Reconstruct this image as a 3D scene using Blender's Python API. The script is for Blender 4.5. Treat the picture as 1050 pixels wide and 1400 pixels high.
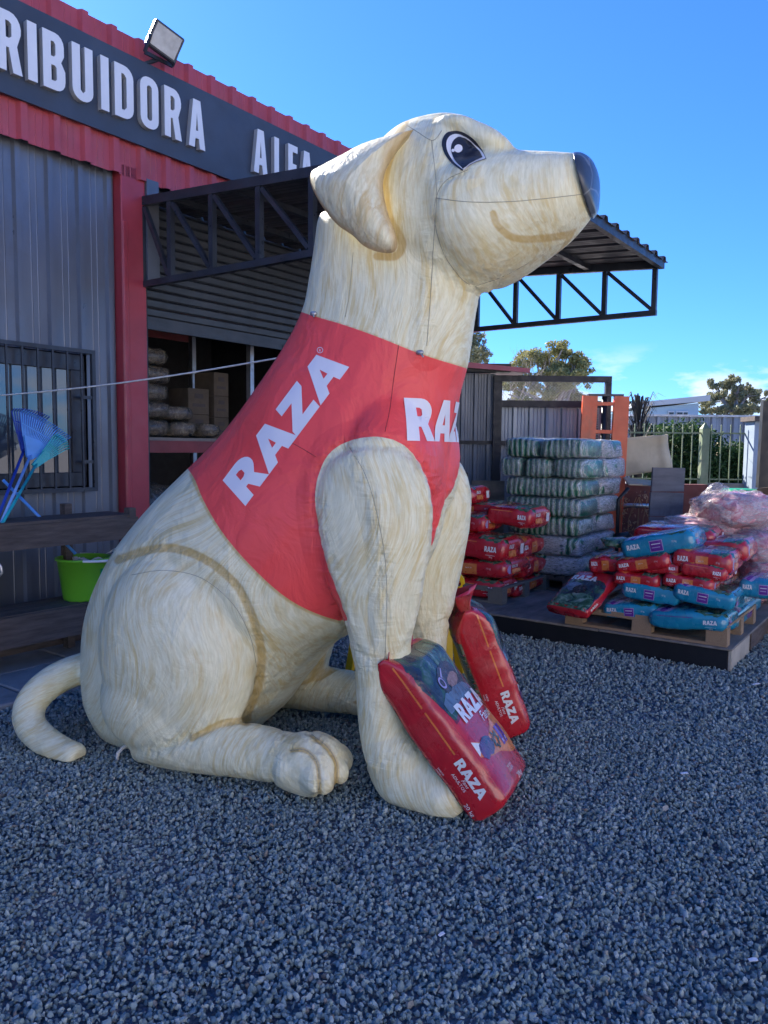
import bpy, bmesh, math, random
import numpy as np
from mathutils import Vector, Matrix, noise
from mathutils.bvhtree import BVHTree
from mathutils.geometry import tessellate_polygon

for _o in list(bpy.data.objects):
    bpy.data.objects.remove(_o)
S = bpy.context.scene
C = S.collection
R = math.radians

# ------------------------------------------------------------------ camera
FPX = 1055.0
PIT = R(4.72)
RHO = .0097
EYE = np.array([0, 0, 1.5])
FW = np.array([0, math.cos(PIT), -math.sin(PIT)])
RT = np.array([math.cos(RHO), 0, math.sin(RHO)])
RT = RT - FW * RT.dot(FW)
RT /= np.linalg.norm(RT)
UP = np.cross(RT, FW)
cam = bpy.data.cameras.new('camera')
camo = bpy.data.objects.new('camera', cam)
C.objects.link(camo)
camo.matrix_world = Matrix(((RT[0], UP[0], -FW[0], EYE[0]), (RT[1], UP[1], -FW[1], EYE[1]), (RT[2], UP[2], -FW[2], EYE[2]), (0, 0, 0, 1)))
cam.sensor_fit = 'VERTICAL'
cam.sensor_height = 36
cam.lens = FPX / 1400 * 36
cam.clip_start = .05
cam.clip_end = 3000
S.camera = camo
S.render.resolution_x, S.render.resolution_y = 768, 1024
S.render.engine = 'CYCLES'
S.cycles.max_bounces = 7
S.cycles.transparent_max_bounces = 12

# ------------------------------------------------------------------ light
SUN_EL, SUN_AZ = R(34), R(-36)          # azimuth measured from +Y towards +X
W = bpy.data.worlds.new('World')
S.world = W
W.use_nodes = True
wn = W.node_tree.nodes
wl = W.node_tree.links
bg = wn['Background']
sky = wn.new('ShaderNodeTexSky')
sky.sky_type = 'NISHITA'
sky.sun_disc = False
sky.sun_elevation = SUN_EL
sky.sun_rotation = SUN_AZ
sky.air_density = 1.0
sky.dust_density = .2
sky.ozone_density = 10
bg.inputs['Strength'].default_value = .12
# low clouds mixed into the sky by direction
geo = wn.new('ShaderNodeTexCoord')
sep = wn.new('ShaderNodeSeparateXYZ')
wl.new(geo.outputs['Generated'], sep.inputs[0])
mp = wn.new('ShaderNodeMapping')
mp.inputs['Scale'].default_value = (3.2, 3.2, 9)
mp.inputs['Location'].default_value = (.35, .1, .32)
wl.new(geo.outputs['Generated'], mp.inputs[0])
cn = wn.new('ShaderNodeTexNoise')
cn.inputs['Scale'].default_value = 2.6
cn.inputs['Detail'].default_value = 7
cn.inputs['Roughness'].default_value = .55
wl.new(mp.outputs[0], cn.inputs['Vector'])
cr = wn.new('ShaderNodeMapRange')
cr.inputs[1].default_value = .48
cr.inputs[2].default_value = .57
wl.new(cn.outputs[0], cr.inputs[0])
el = wn.new('ShaderNodeMapRange')
el.inputs[1].default_value = .13
el.inputs[2].default_value = .07
wl.new(sep.outputs['Z'], el.inputs[0])
mu = wn.new('ShaderNodeMath')
mu.operation = 'MULTIPLY'
wl.new(cr.outputs[0], mu.inputs[0])
wl.new(el.outputs[0], mu.inputs[1])
mu2 = wn.new('ShaderNodeMath')
mu2.operation = 'MULTIPLY'
mu2.inputs[1].default_value = .8
wl.new(mu.outputs[0], mu2.inputs[0])
mx = wn.new('ShaderNodeMix')
mx.data_type = 'RGBA'
wl.new(mu2.outputs[0], mx.inputs[0])
tint = wn.new('ShaderNodeMix')
tint.data_type = 'RGBA'
tint.blend_type = 'MULTIPLY'
tint.inputs[0].default_value = 1
tint.inputs[7].default_value = (.40, .62, .92, 1)
wl.new(sky.outputs[0], tint.inputs[6])
wl.new(tint.outputs[2], mx.inputs[6])
mx.inputs[7].default_value = (3.6, 3.9, 4.5, 1)
wl.new(mx.outputs[2], bg.inputs['Color'])

sd = bpy.data.lights.new('sun', 'SUN')
sd.energy = 5.0
sd.angle = R(.5)
sd.color = (1, .93, .85)
so = bpy.data.objects.new('sun', sd)
C.objects.link(so)
sdir = Vector((math.sin(SUN_AZ) * math.cos(SUN_EL), math.cos(SUN_AZ) * math.cos(SUN_EL), math.sin(SUN_EL)))
so.rotation_euler = sdir.to_track_quat('Z', 'Y').to_euler()
so.location = (-20, 20, 20)
S.view_settings.view_transform = 'Standard'
S.view_settings.look = 'None'
S.view_settings.exposure = 1.38
S.view_settings.gamma = 1

# ------------------------------------------------------------------ geometry of the place
def ray(px, py):
    return FW * FPX + RT * (px - 525) - UP * (py - 700)
def gnd(px, py, z=0.):
    d = ray(px, py)
    return EYE + d * ((z - 1.5) / d[2])
def at(px, py, Y):
    d = ray(px, py)
    return EYE + d * (Y / d[1])
_th = R(36)
BU = np.array([math.sin(_th), math.cos(_th), 0])
BV = np.array([math.cos(_th), -math.sin(_th), 0])
B0 = np.array([-2.44, 6.06, 0])
def wuv(u, v, z):
    return B0 + BU * u + BV * v + np.array([0, 0, z])
def onv(px, py, v):
    d = ray(px, py)
    p = EYE + d * ((v - (EYE - B0).dot(BV)) / d.dot(BV)) - B0
    return p.dot(BU), p[2]
def onu(px, py, u):
    d = ray(px, py)
    p = EYE + d * ((u - (EYE - B0).dot(BU)) / d.dot(BU)) - B0
    return p.dot(BV), p[2]
# the frame u, v, z of the shop as a matrix
MB = Matrix(((BU[0], BV[0], 0, B0[0]), (BU[1], BV[1], 0, B0[1]), (0, 0, 1, 0), (0, 0, 0, 1)))
rnd = random.Random(4)

# ------------------------------------------------------------------ materials
def srgb(r, g, b):
    f = lambda c: c / 12.92 if c <= .04045 else ((c + .055) / 1.055) ** 2.4
    return (f(r / 255), f(g / 255), f(b / 255))
class N:
    def __init__(s, name):
        s.m = bpy.data.materials.new(name)
        s.m.use_nodes = True
        s.t = s.m.node_tree
        s.b = s.t.nodes['Principled BSDF']
    def n(s, typ, **kw):
        x = s.t.nodes.new('ShaderNode' + typ)
        for k, v in kw.items():
            setattr(x, k, v)
        return x
    def l(s, a, b):
        s.t.links.new(a, b)
    def coord(s, kind='Object', scale=(1, 1, 1), rot=(0, 0, 0), loc=(0, 0, 0)):
        c = s.n('TexCoord')
        m = s.n('Mapping')
        m.inputs['Scale'].default_value = scale
        m.inputs['Rotation'].default_value = rot
        m.inputs['Location'].default_value = loc
        s.l(c.outputs[kind], m.inputs[0])
        return m.outputs[0]
    def noise(s, vec, scale, detail=4, rough=.55, dist=0):
        x = s.n('TexNoise')
        x.inputs['Scale'].default_value = scale
        x.inputs['Detail'].default_value = detail
        x.inputs['Roughness'].default_value = rough
        x.inputs['Distortion'].default_value = dist
        if vec is not None:
            s.l(vec, x.inputs['Vector'])
        return x.outputs[0]
    def rng(s, v, a, b, c=0, d=1, smooth=False):
        x = s.n('MapRange')
        if smooth:
            x.interpolation_type = 'SMOOTHSTEP'
        for i, k in enumerate((a, b, c, d)):
            x.inputs[i + 1].default_value = k
        s.l(v, x.inputs[0])
        return x.outputs[0]
    def math(s, op, a, b=None):
        x = s.n('Math', operation=op)
        for i, k in enumerate((a, b)):
            if k is None:
                continue
            if isinstance(k, (int, float)):
                x.inputs[i].default_value = k
            else:
                s.l(k, x.inputs[i])
        return x.outputs[0]
    def mix(s, fac, a, b, mode='MIX'):
        x = s.n('Mix', data_type='RGBA', blend_type=mode)
        for i, k in ((0, fac), (6, a), (7, b)):
            if isinstance(k, (int, float)):
                x.inputs[i].default_value = k
            elif isinstance(k, tuple):
                x.inputs[i].default_value = (*k[:3], 1)
            else:
                s.l(k, x.inputs[i])
        return x.outputs[2]
    def bump(s, h, strength=.3, dist=.01, prev=None):
        x = s.n('Bump')
        x.inputs['Strength'].default_value = strength
        x.inputs['Distance'].default_value = dist
        s.l(h, x.inputs['Height'])
        if prev is not None:
            s.l(prev, x.inputs['Normal'])
        s.l(x.outputs[0], s.b.inputs['Normal'])
        return x.outputs[0]
    def base(s, c):
        if isinstance(c, tuple):
            s.b.inputs['Base Color'].default_value = (*c[:3], 1)
        else:
            s.l(c, s.b.inputs['Base Color'])
    def set(s, **kw):
        for k, v in kw.items():
            s.b.inputs[{'rough': 'Roughness', 'metal': 'Metallic', 'spec': 'Specular IOR Level', 'coat': 'Coat Weight', 'coatr': 'Coat Roughness', 'trans': 'Transmission Weight', 'alpha': 'Alpha', 'ior': 'IOR', 'sub': 'Subsurface Weight'}[k]].default_value = v
        return s

def paint(name, col, rough=.5, metal=0, var=.25, scale=6, bump=.15, bscale=40, dist=.003, stretch=(1, 1, 1), dirt=None, **kw):
    """a plain painted / plastic / metal surface with mottling, dirt and fine relief"""
    k = N(name)
    v = k.coord('Object', stretch)
    a = k.noise(v, scale, 6, .6)
    lo = tuple(c * (1 - var) for c in col)
    hi = tuple(min(1, c * (1 + var)) for c in col)
    c = k.mix(k.rng(a, .3, .7), lo, hi)
    if dirt:
        d = k.noise(k.coord('Object', (1, 1, .5)), scale * .7, 8, .7)
        c = k.mix(k.rng(d, .52, .75, 0, .8), c, dirt)
    k.base(c)
    r = k.rng(k.noise(v, scale * 3, 4), .3, .7, max(.05, rough - .12), min(1, rough + .12))
    k.l(r, k.b.inputs['Roughness'])
    if bump:
        k.bump(k.noise(v, bscale, 5), bump, dist)
    k.set(metal=metal, **kw)
    return k.m

M = {}
M['red_sheet'] = paint('red_sheet', (.44, .07, .085), .45, var=.16, scale=2.5, bump=.2, bscale=8, dirt=(.35, .12, .11))  # haze over the parapet is put into this paler, less saturated red
M['red_post'] = paint('red_post', (.38, .045, .06), .42, var=.15, scale=3, bump=.2, bscale=9)
M['grey_sheet'] = paint('grey_sheet', (.15, .165, .195), .38, metal=.35, var=.2, scale=2, bump=.2, bscale=7, stretch=(1, 1, .3), dirt=(.12, .11, .1))
M['sign_board'] = paint('sign_board', (.05, .062, .085), .5, var=.2, scale=2, bump=.1)
M['sign_white'] = paint('sign_white', (.78, .78, .78), .4, var=.05, scale=4, bump=.05)
M['sign_edge'] = paint('sign_edge', (.4, .4, .4), .5, var=.1)
M['shutter'] = paint('shutter', (.06, .068, .08), .42, metal=.3, var=.25, scale=3, bump=.2, stretch=(1, 1, 4), dirt=(.1, .1, .11))  # base colour raised to carry the shadow lift of the hazy veil
M['dark_steel'] = paint('dark_steel', (.034, .04, .052), .38, metal=.2, var=.35, scale=5, bump=.15, dirt=(.06, .05, .045))
M['roof_under'] = paint('roof_under', (.1, .095, .1), .5, metal=.4, var=.15, scale=2, stretch=(1, 1, 1))
M['black'] = paint('black', (.008, .009, .012), .5, var=.3, scale=5, bump=.1)
M['wood_dark'] = paint('wood_dark', (.105, .08, .066), .75, var=.45, scale=4, bump=.5, bscale=22, stretch=(1, 8, 8), dirt=(.11, .09, .08))
M['wood'] = paint('wood', (.33, .22, .13), .75, var=.35, scale=4, bump=.4, bscale=20, stretch=(1, 7, 7), dirt=(.16, .11, .07))
M['wood_grey'] = paint('wood_grey', (.15, .145, .13), .8, var=.35, scale=4, bump=.4, bscale=20, stretch=(1, 7, 7), dirt=(.08, .1, .085))
M['plywood'] = paint('plywood', (.21, .19, .17), .8, var=.3, scale=3, bump=.35, bscale=18, stretch=(1, 4, 4), dirt=(.07, .06, .05))
M['plank_grey'] = paint('plank_grey', (.17, .17, .185), .85, var=.25, scale=3, bump=.3, bscale=14, stretch=(1, 5, 5), dirt=(.06, .05, .05))
M['end_board'] = paint('end_board', (.42, .38, .31), .8, var=.25, scale=6, bump=.3, dirt=(.2, .17, .13))
M['concrete'] = paint('concrete', (.3, .3, .3), .85, var=.2, scale=5, bump=.35, bscale=60, dirt=(.14, .14, .13))
M['kerb'] = paint('kerb', (.2, .19, .18), .9, var=.3, scale=5, bump=.5, bscale=30, dirt=(.08, .075, .07))
M['floor'] = paint('floor', (.14, .14, .14), .6, var=.25, scale=3)
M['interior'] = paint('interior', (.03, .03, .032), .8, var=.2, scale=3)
M['rack_red'] = paint('rack_red', (.22, .04, .04), .5, var=.2)
M['rack_blue'] = paint('rack_blue', (.02, .08, .35), .45, var=.2)
M['galv'] = paint('galv', (.4, .41, .43), .4, metal=.8, var=.2, scale=8)
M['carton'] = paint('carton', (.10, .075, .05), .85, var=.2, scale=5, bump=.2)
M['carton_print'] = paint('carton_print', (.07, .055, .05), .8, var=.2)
M['orange'] = paint('orange', (.75, .12, .04), .4, var=.15, scale=4, dirt=(.35, .1, .05))
M['yellow'] = paint('yellow', (.8, .5, .01), .4, var=.1, scale=6)
M['green_plastic'] = paint('green_plastic', (.16, .5, .03), .4, var=.06, scale=6, coat=.2)
M['blue_plastic'] = paint('blue_plastic', (.10, .33, .78), .35, var=.12, scale=8, coat=.2)
M['navy_plastic'] = paint('navy_plastic', (.025, .07, .42), .35, var=.12, scale=8, coat=.2)
M['sky_plastic'] = paint('sky_plastic', (.3, .5, .85), .35, var=.08, scale=8)
M['teal_plastic'] = paint('teal_plastic', (.02, .42, .45), .35, var=.12, scale=8, coat=.2)
M['white_plastic'] = paint('white_plastic', (.75, .76, .78), .4, var=.06, scale=8)
M['cord'] = paint('cord', (.6, .6, .58), .8, var=.2, scale=30)
M['label_red'] = paint('label_red', (.5, .03, .03), .5, var=.1)
M['label_yellow'] = paint('label_yellow', (.75, .5, .04), .5, var=.1)
M['label_blue'] = paint('label_blue', (.05, .15, .5), .5, var=.1)
M['pink_roof'] = paint('pink_roof', (.42, .1, .14), .5, var=.12, scale=3)
M['fence_sheet'] = paint('fence_sheet', (.24, .28, .33), .45, metal=.25, var=.14, scale=2, bump=.15, stretch=(1, 1, .3))
M['fence_sheet_dark'] = paint('fence_sheet_dark', (.17, .185, .21), .45, metal=.25, var=.14, scale=2, bump=.15, stretch=(1, 1, .3))
M['green_paint'] = paint('green_paint', (.17, .22, .12), .55, var=.25, scale=6, dirt=(.3, .28, .18))
M['brick_red'] = paint('brick_red', (.16, .045, .035), .8, var=.3, scale=5, bump=.3, dirt=(.08, .03, .03))
M['beige'] = paint('beige', (.58, .47, .3), .8, var=.16, scale=3, bump=.3, bscale=12, dirt=(.4, .3, .18))
M['leaf_dry'] = paint('leaf_dry', (.38, .2, .1), .8, var=.4)
M['house_blue'] = paint('house_blue', (.35, .5, .62), .6, var=.1, scale=.5)
M['house_white'] = paint('house_white', (.62, .66, .7), .6, var=.08, scale=.5)
M['house_roof'] = paint('house_roof', (.5, .52, .52), .5, var=.08, scale=.5)
M['house_glass'] = paint('house_glass', (.02, .03, .04), .15, var=.3)
M['shed_white'] = paint('shed_white', (.3, .37, .44), .6, var=.12, scale=2)
M['green_box'] = paint('green_box', (.01, .3, .12), .45, var=.12, scale=4)
M['tarp_blue'] = paint('tarp_blue', (.01, .12, .55), .4, var=.2, scale=5, bump=.5, bscale=8, dist=.02)
M['rust_ground'] = paint('rust_ground', (.2, .16, .12), .9, var=.3, scale=2)
M['bark'] = paint('bark', (.2, .15, .11), .9, var=.4, scale=5, bump=.6, stretch=(1, 1, .3))
M['bark_pale'] = paint('bark_pale', (.35, .3, .26), .9, var=.3, scale=3)
M['white_strap'] = paint('white_strap', (.7, .68, .62), .7, var=.1)

def leaf_mat(name, a, b, c):
    k = N(name)
    g = k.n('NewGeometry')
    r = k.n('ValToRGB')
    k.l(g.outputs['Random Per Island'], r.inputs[0])
    r.color_ramp.elements[0].color = (*a, 1)
    r.color_ramp.elements[1].color = (*c, 1)
    e = r.color_ramp.elements.new(.5)
    e.color = (*b, 1)
    k.base(r.outputs[0])
    k.set(rough=.6, spec=.3)
    t = k.n('BsdfTranslucent')
    k.l(r.outputs[0], t.inputs[0])
    mxs = k.n('MixShader')
    mxs.inputs[0].default_value = .3
    k.l(k.b.outputs[0], mxs.inputs[1])
    k.l(t.outputs[0], mxs.inputs[2])
    k.l(mxs.outputs[0], k.t.nodes['Material Output'].inputs[0])
    return k.m
M['leaf_euc'] = leaf_mat('leaf_euc', (.22, .23, .07), (.34, .33, .13), (.48, .43, .2))
M['leaf_grey'] = leaf_mat('leaf_grey', (.19, .2, .1), (.3, .3, .16), (.4, .38, .23))
M['leaf_bush'] = leaf_mat('leaf_bush', (.025, .06, .02), (.045, .1, .03), (.08, .15, .045))
M['leaf_dark'] = leaf_mat('leaf_dark', (.02, .022, .025), (.03, .032, .035), (.055, .05, .05))

# glass with reflections of the yard
k = N('window_glass')
k.base((.05, .07, .09))
k.set(rough=.04, metal=.0, spec=1.0, coat=1.0, coatr=.02)
M['glass'] = k.m
k = N('lamp_glass')
k.base(k.mix(k.rng(k.noise(k.coord('Object'), 9), .3, .7), (.25, .26, .25), (.42, .42, .4)))
k.set(rough=.3, coat=.5)
M['lamp_glass'] = k.m

def clear_wrap(name, tint, alpha, stripes=None, rough=.22):
    """crinkled transparent packing film: partly see-through, with glossy folds"""
    k = N(name)
    v = k.coord('Object')
    w = k.noise(v, 14, 8, .7, 1.2)
    w2 = k.noise(k.coord('Object', (3, 3, 14)), 8, 6, .65, .8)
    k.base(k.mix(k.rng(w, .35, .7), tuple(c * .7 for c in tint), tint))
    k.l(k.rng(w2, .38, .74, max(0, alpha - .3), min(1, alpha + .4)), k.b.inputs['Alpha'])
    k.set(rough=rough, spec=.8, coat=.6, coatr=.12)
    b = k.bump(w, .7, .03)
    k.bump(w2, .5, .02, b)
    return k.m
M['film'] = clear_wrap('film', (.75, .78, .8), .16)
M['film_milky'] = clear_wrap('film_milky', (.8, .78, .82), .6)
M['film_pink'] = clear_wrap('film_pink', (.9, .84, .84), .42)
M['film_dark'] = clear_wrap('film_dark', (.35, .3, .24), .35)

def pouch(name, col, rough=.26, bump=.4, dirt=None, var=.15):
    """thin glossy bag plastic with creases"""
    k = N(name)
    v = k.coord('Object')
    a = k.noise(v, 7, 5, .6)
    k.base(k.mix(k.rng(a, .3, .7), tuple(c * (1 - var) for c in col), tuple(min(1, c * (1 + var)) for c in col)))
    w = k.noise(k.coord('Object', (1, 2.2, 1.6)), 8, 4, .55, .5)
    f = k.noise(v, 45, 3, .6, .5)
    k.l(k.rng(a, .3, .7, rough - .06, rough + .1), k.b.inputs['Roughness'])
    b = k.bump(w, bump, .016)
    k.bump(f, bump * .35, .004, b)
    k.set(spec=.6, coat=.6, coatr=.12)
    return k.m
M['bag_red'] = pouch('bag_red', (.5, .014, .024))
M['bag_teal'] = pouch('bag_teal', (.01, .25, .4))
M['bag_micro'] = pouch('bag_micro', (.5, .06, .06), var=.1)
M['bag_white'] = pouch('bag_white', (.8, .8, .8), bump=.3, var=.03)
M['bag_orange'] = pouch('bag_orange', (.75, .22, .05), bump=.3)
M['bag_purple'] = pouch('bag_purple', (.16, .03, .3), bump=.3)
M['bag_lilac'] = pouch('bag_lilac', (.45, .35, .6), bump=.3)
M['bag_plum'] = pouch('bag_plum', (.13, .04, .13), bump=.5, var=.6)
M['bag_kibble'] = pouch('bag_kibble', (.09, .08, .05), bump=.9, var=.6)
M['bag_darkred'] = pouch('bag_darkred', (.18, .012, .02), bump=.4)
def photo_print(name, cols, scale, seed):
    k = N(name)
    v = k.coord('Object', (1, 1, 1), (0, 0, 0), (seed, seed * 2, 0))
    a = k.noise(v, scale, 3, .5, 1.6)
    r = k.n('ValToRGB')
    k.l(a, r.inputs[0])
    r.color_ramp.interpolation = 'EASE'
    r.color_ramp.elements[0].position = .3
    r.color_ramp.elements[1].position = .72
    r.color_ramp.elements[0].color = (*cols[0], 1)
    r.color_ramp.elements[1].color = (*cols[-1], 1)
    for i, c in enumerate(cols[1:-1]):
        e = r.color_ramp.elements.new(.3 + .42 * (i + 1) / (len(cols) - 1))
        e.color = (*c, 1)
    k.base(r.outputs[0])
    k.bump(k.noise(k.coord('Object', (1, 2.2, 1.6)), 9, 5, .6, 1.5), .5, .02)
    k.set(rough=.25, spec=.6, coat=.4, coatr=.15)
    return k.m
M['photo'] = photo_print('photo', [(.01, .015, .02), (.02, .035, .06), (.03, .09, .05), (.16, .2, .2)], 9, 1)
M['photo_green'] = photo_print('photo_green', [(.012, .03, .02), (.03, .09, .04), (.1, .2, .12), (.3, .34, .28)], 12, 5)
M['photo_hair'] = photo_print('photo_hair', [(.012, .01, .012), (.03, .022, .022), (.06, .045, .04), (.1, .08, .07)], 30, 3)
M['photo_skin'] = photo_print('photo_skin', [(.2, .1, .08), (.3, .17, .13), (.34, .2, .16), (.42, .28, .22)], 20, 3)
M['photo_shirt'] = photo_print('photo_shirt', [(.05, .08, .13), (.1, .15, .22), (.12, .18, .27), (.2, .28, .38)], 14, 2)
def stripes(name, seed):
    k = N(name)
    v = k.coord('Object', (1, 1, 1))
    w = k.n('TexWave', wave_type='BANDS', bands_direction='Y')
    w.inputs['Scale'].default_value = 5.5
    w.inputs['Distortion'].default_value = 3
    w.inputs['Detail'].default_value = 3
    w.inputs['Detail Scale'].default_value = 2
    k.l(v, w.inputs['Vector'])
    a = k.noise(v, 24, 5, .65, .6)
    r = k.n('ValToRGB')
    s = k.math('ADD', k.math('MULTIPLY', w.outputs[1], .65), k.math('MULTIPLY', a, .4))
    k.l(s, r.inputs[0])
    cs = [(.1, (.01, .05, .035)), (.36, (.015, .15, .08)), (.5, (.06, .28, .16)), (.6, (.6, .56, .4)), (.72, (.04, .14, .1)), (.88, (.6, .66, .6))]
    r.color_ramp.elements[0].position, r.color_ramp.elements[0].color = cs[0][0], (*cs[0][1], 1)
    r.color_ramp.elements[1].position, r.color_ramp.elements[1].color = cs[-1][0], (*cs[-1][1], 1)
    for p, c in cs[1:-1]:
        e = r.color_ramp.elements.new(p)
        e.color = (*c, 1)
    k.base(r.outputs[0])
    b = k.bump(w.outputs[1], .5, .02)
    k.bump(a, .6, .015, b)
    k.set(rough=.3, coat=.5, coatr=.15)
    return k.m
M['pack'] = stripes('pack', 0)
def blotch(name, cols, scale, bump=.6, rough=.35):
    k = N(name)
    v = k.coord('Object')
    a = k.noise(v, scale, 6, .7, 1)
    r = k.n('ValToRGB')
    k.l(a, r.inputs[0])
    r.color_ramp.elements[0].position = .32
    r.color_ramp.elements[1].position = .68
    r.color_ramp.elements[0].color = (*cols[0], 1)
    r.color_ramp.elements[1].color = (*cols[-1], 1)
    for i, c in enumerate(cols[1:-1]):
        e = r.color_ramp.elements.new(.32 + .36 * (i + 1) / (len(cols) - 1))
        e.color = (*c, 1)
    k.base(r.outputs[0])
    k.bump(k.noise(v, scale * 1.4, 7, .7, 1.5), bump, .03)
    k.set(rough=rough, spec=.7, coat=.6, coatr=.12)
    return k.m
M['pink_pack'] = blotch('pink_pack', [(.3, .14, .18), (.6, .2, .24), (.75, .45, .45), (.85, .8, .8)], 16)
M['brown_pack'] = blotch('brown_pack', [(.03, .02, .015), (.08, .055, .035), (.2, .15, .09), (.5, .44, .34)], 10, rough=.25)
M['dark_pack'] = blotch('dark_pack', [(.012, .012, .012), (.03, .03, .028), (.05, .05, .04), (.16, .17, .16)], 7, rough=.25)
M['colour_pack'] = blotch('colour_pack', [(.5, .1, .06), (.55, .3, .12), (.5, .45, .4), (.7, .6, .5)], 14)

# ------------------------------------------------------------------ mesh helpers
class B:
    """collects geometry into one mesh"""
    def __init__(s):
        s.v, s.f, s.mi, s.cur = [], [], [], 0
    def add(s, vs, fs):
        o = len(s.v)
        s.v.extend([tuple(float(c) for c in q) for q in vs])
        s.f.extend([tuple(o + i for i in q) for q in fs])
        s.mi.extend([s.cur] * len(fs))
        return s
    def box(s, x0, x1, y0, y1, z0, z1):
        return s.add([(x0, y0, z0), (x1, y0, z0), (x1, y1, z0), (x0, y1, z0), (x0, y0, z1), (x1, y0, z1), (x1, y1, z1), (x0, y1, z1)],
                     [(0, 3, 2, 1), (4, 5, 6, 7), (0, 1, 5, 4), (1, 2, 6, 5), (2, 3, 7, 6), (3, 0, 4, 7)])
    def beam(s, a, b, w, h=None, up=(0, 0, 1)):
        a, b = Vector(a), Vector(b)
        h = h or w
        d = (b - a).normalized()
        u = Vector(up)
        if abs(d.dot(u)) > .98:
            u = Vector((1, 0, 0))
        x = d.cross(u).normalized() * (w / 2)
        y = x.cross(d).normalized() * (h / 2)
        vs = [p + i * x + j * y for p in (a, b) for i, j in ((-1, -1), (1, -1), (1, 1), (-1, 1))]
        return s.add(vs, [(3, 2, 1, 0), (4, 5, 6, 7), (0, 1, 5, 4), (1, 2, 6, 5), (2, 3, 7, 6), (3, 0, 4, 7)])
    def tube(s, pts, r, n=8, cap=True):
        pts = [Vector(p) for p in pts]
        rs = r if isinstance(r, (list, tuple)) else [r] * len(pts)
        ref = None
        vs = []
        for i, p in enumerate(pts):
            d = (pts[min(i + 1, len(pts) - 1)] - pts[max(i - 1, 0)]).normalized()
            if ref is None:
                ref = d.orthogonal().normalized()
            x = (ref - d * ref.dot(d)).normalized()
            ref = x
            y = d.cross(x)
            for j in range(n):
                a = 2 * math.pi * j / n
                vs.append(p + (x * math.cos(a) + y * math.sin(a)) * rs[i])
        fs = [(i * n + j, i * n + (j + 1) % n, (i + 1) * n + (j + 1) % n, (i + 1) * n + j) for i in range(len(pts) - 1) for j in range(n)]
        if cap:
            fs += [tuple(range(n - 1, -1, -1)), tuple((len(pts) - 1) * n + j for j in range(n))]
        return s.add(vs, fs)
    def build(s, name, mat, parent=None, smooth=False, mw=None, bevel=0):
        me = bpy.data.meshes.new(name)
        me.from_pydata(s.v, [], s.f)
        for m in (mat if isinstance(mat, (list, tuple)) else [mat]):
            me.materials.append(m)
        if any(s.mi):
            me.polygons.foreach_set('material_index', s.mi)
        if bevel:
            bm = bmesh.new()
            bm.from_mesh(me)
            bmesh.ops.bevel(bm, geom=bm.edges[:], offset=bevel, segments=1, affect='EDGES', clamp_overlap=True)
            bm.to_mesh(me)
            bm.free()
        if smooth:
            me.polygons.foreach_set('use_smooth', [True] * len(me.polygons))
        return link(name, me, parent, mw)

def link(name, me, parent=None, mw=None):
    o = bpy.data.objects.new(name, me)
    C.objects.link(o)
    if parent is not None:
        o.parent = parent
    if mw is not None:
        o.matrix_local = mw
    return o
def tag(o, label, cat, group=None):
    o['label'] = label
    o['category'] = cat
    if group:
        o['group'] = group
    return o
def struct(o, kind='structure'):
    o['kind'] = kind
    return o
def empty(name, label, cat, loc=(0, 0, 0), rot=0, group=None, mw=None):
    o = bpy.data.objects.new(name, None)
    C.objects.link(o)
    o.empty_display_size = .1
    if mw is not None:
        o.matrix_world = mw
    else:
        o.location = tuple(float(c) for c in loc)
        o.rotation_euler = (0, 0, rot)
    return tag(o, label, cat, group)
def copy_tree(o, parent=None):
    c = o.copy()
    C.objects.link(c)
    c.parent = parent
    for ch in o.children:
        copy_tree(ch, c)
    return c
def piece(name, mesh, parent, mw):
    return link(name, mesh, parent, mw)
def T(x, y, z, rz=0., sx=1., sy=1., sz=1.):
    return Matrix.Translation((float(x), float(y), float(z))) @ Matrix.Rotation(rz, 4, 'Z') @ Matrix.Diagonal((sx, sy, sz, 1))
def unit_box(name, mat, bevel=.03):
    b = B()
    b.box(-.5, .5, -.5, .5, -.5, .5)
    me = bpy.data.meshes.new(name)
    me.from_pydata(b.v, [], b.f)
    me.materials.append(mat)
    return me

# ------------------------------------------------------------------ lettering
def arc(cx, cy, r0, r1, a0, a1, n=6):
    return [(cx + r0 * math.cos(R(a0 + (a1 - a0) * i / n)), cy + r1 * math.sin(R(a0 + (a1 - a0) * i / n))) for i in range(n + 1)]
def rrect(x0, y0, x1, y1, r, corners=(1, 1, 1, 1)):
    """counter-clockwise from the lower left; corners: ll, lr, ur, ul"""
    out = []
    for (cx, cy, a, on, px, py) in ((x0 + r, y0 + r, 180, corners[0], x0, y0), (x1 - r, y0 + r, 270, corners[1], x1, y0), (x1 - r, y1 - r, 0, corners[2], x1, y1), (x0 + r, y1 - r, 90, corners[3], x0, y1)):
        out += arc(cx, cy, r, r, a, a + 90, 5) if on else [(px, py)]
    return out
HEAVY = {   # squat heavy capitals of the dog food mark: (advance, [outer, holes...])
 'R': (.80, [[(0, 0), (.28, 0), (.28, .33), (.35, .33), (.49, 0), (.80, 0), (.60, .40)] + arc(.42, .69, .32, .31, -40, 90, 8) + [(0, 1)],
             [(.28, .57), (.28, .78), (.38, .78), (.44, .74), (.44, .61), (.38, .57)]]),
 'A': (.95, [[(0, 0), (.30, 0), (.36, .2), (.59, .2), (.65, 0), (.97, 0), (.63, 1), (.33, 1)], [(.41, .4), (.475, .66), (.54, .4)]]),
 'Z': (.79, [[(0, 0), (.76, 0), (.76, .27), (.39, .27), (.76, .8), (.76, 1), (.04, 1), (.04, .73), (.37, .73), (0, .2)]])}
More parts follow.
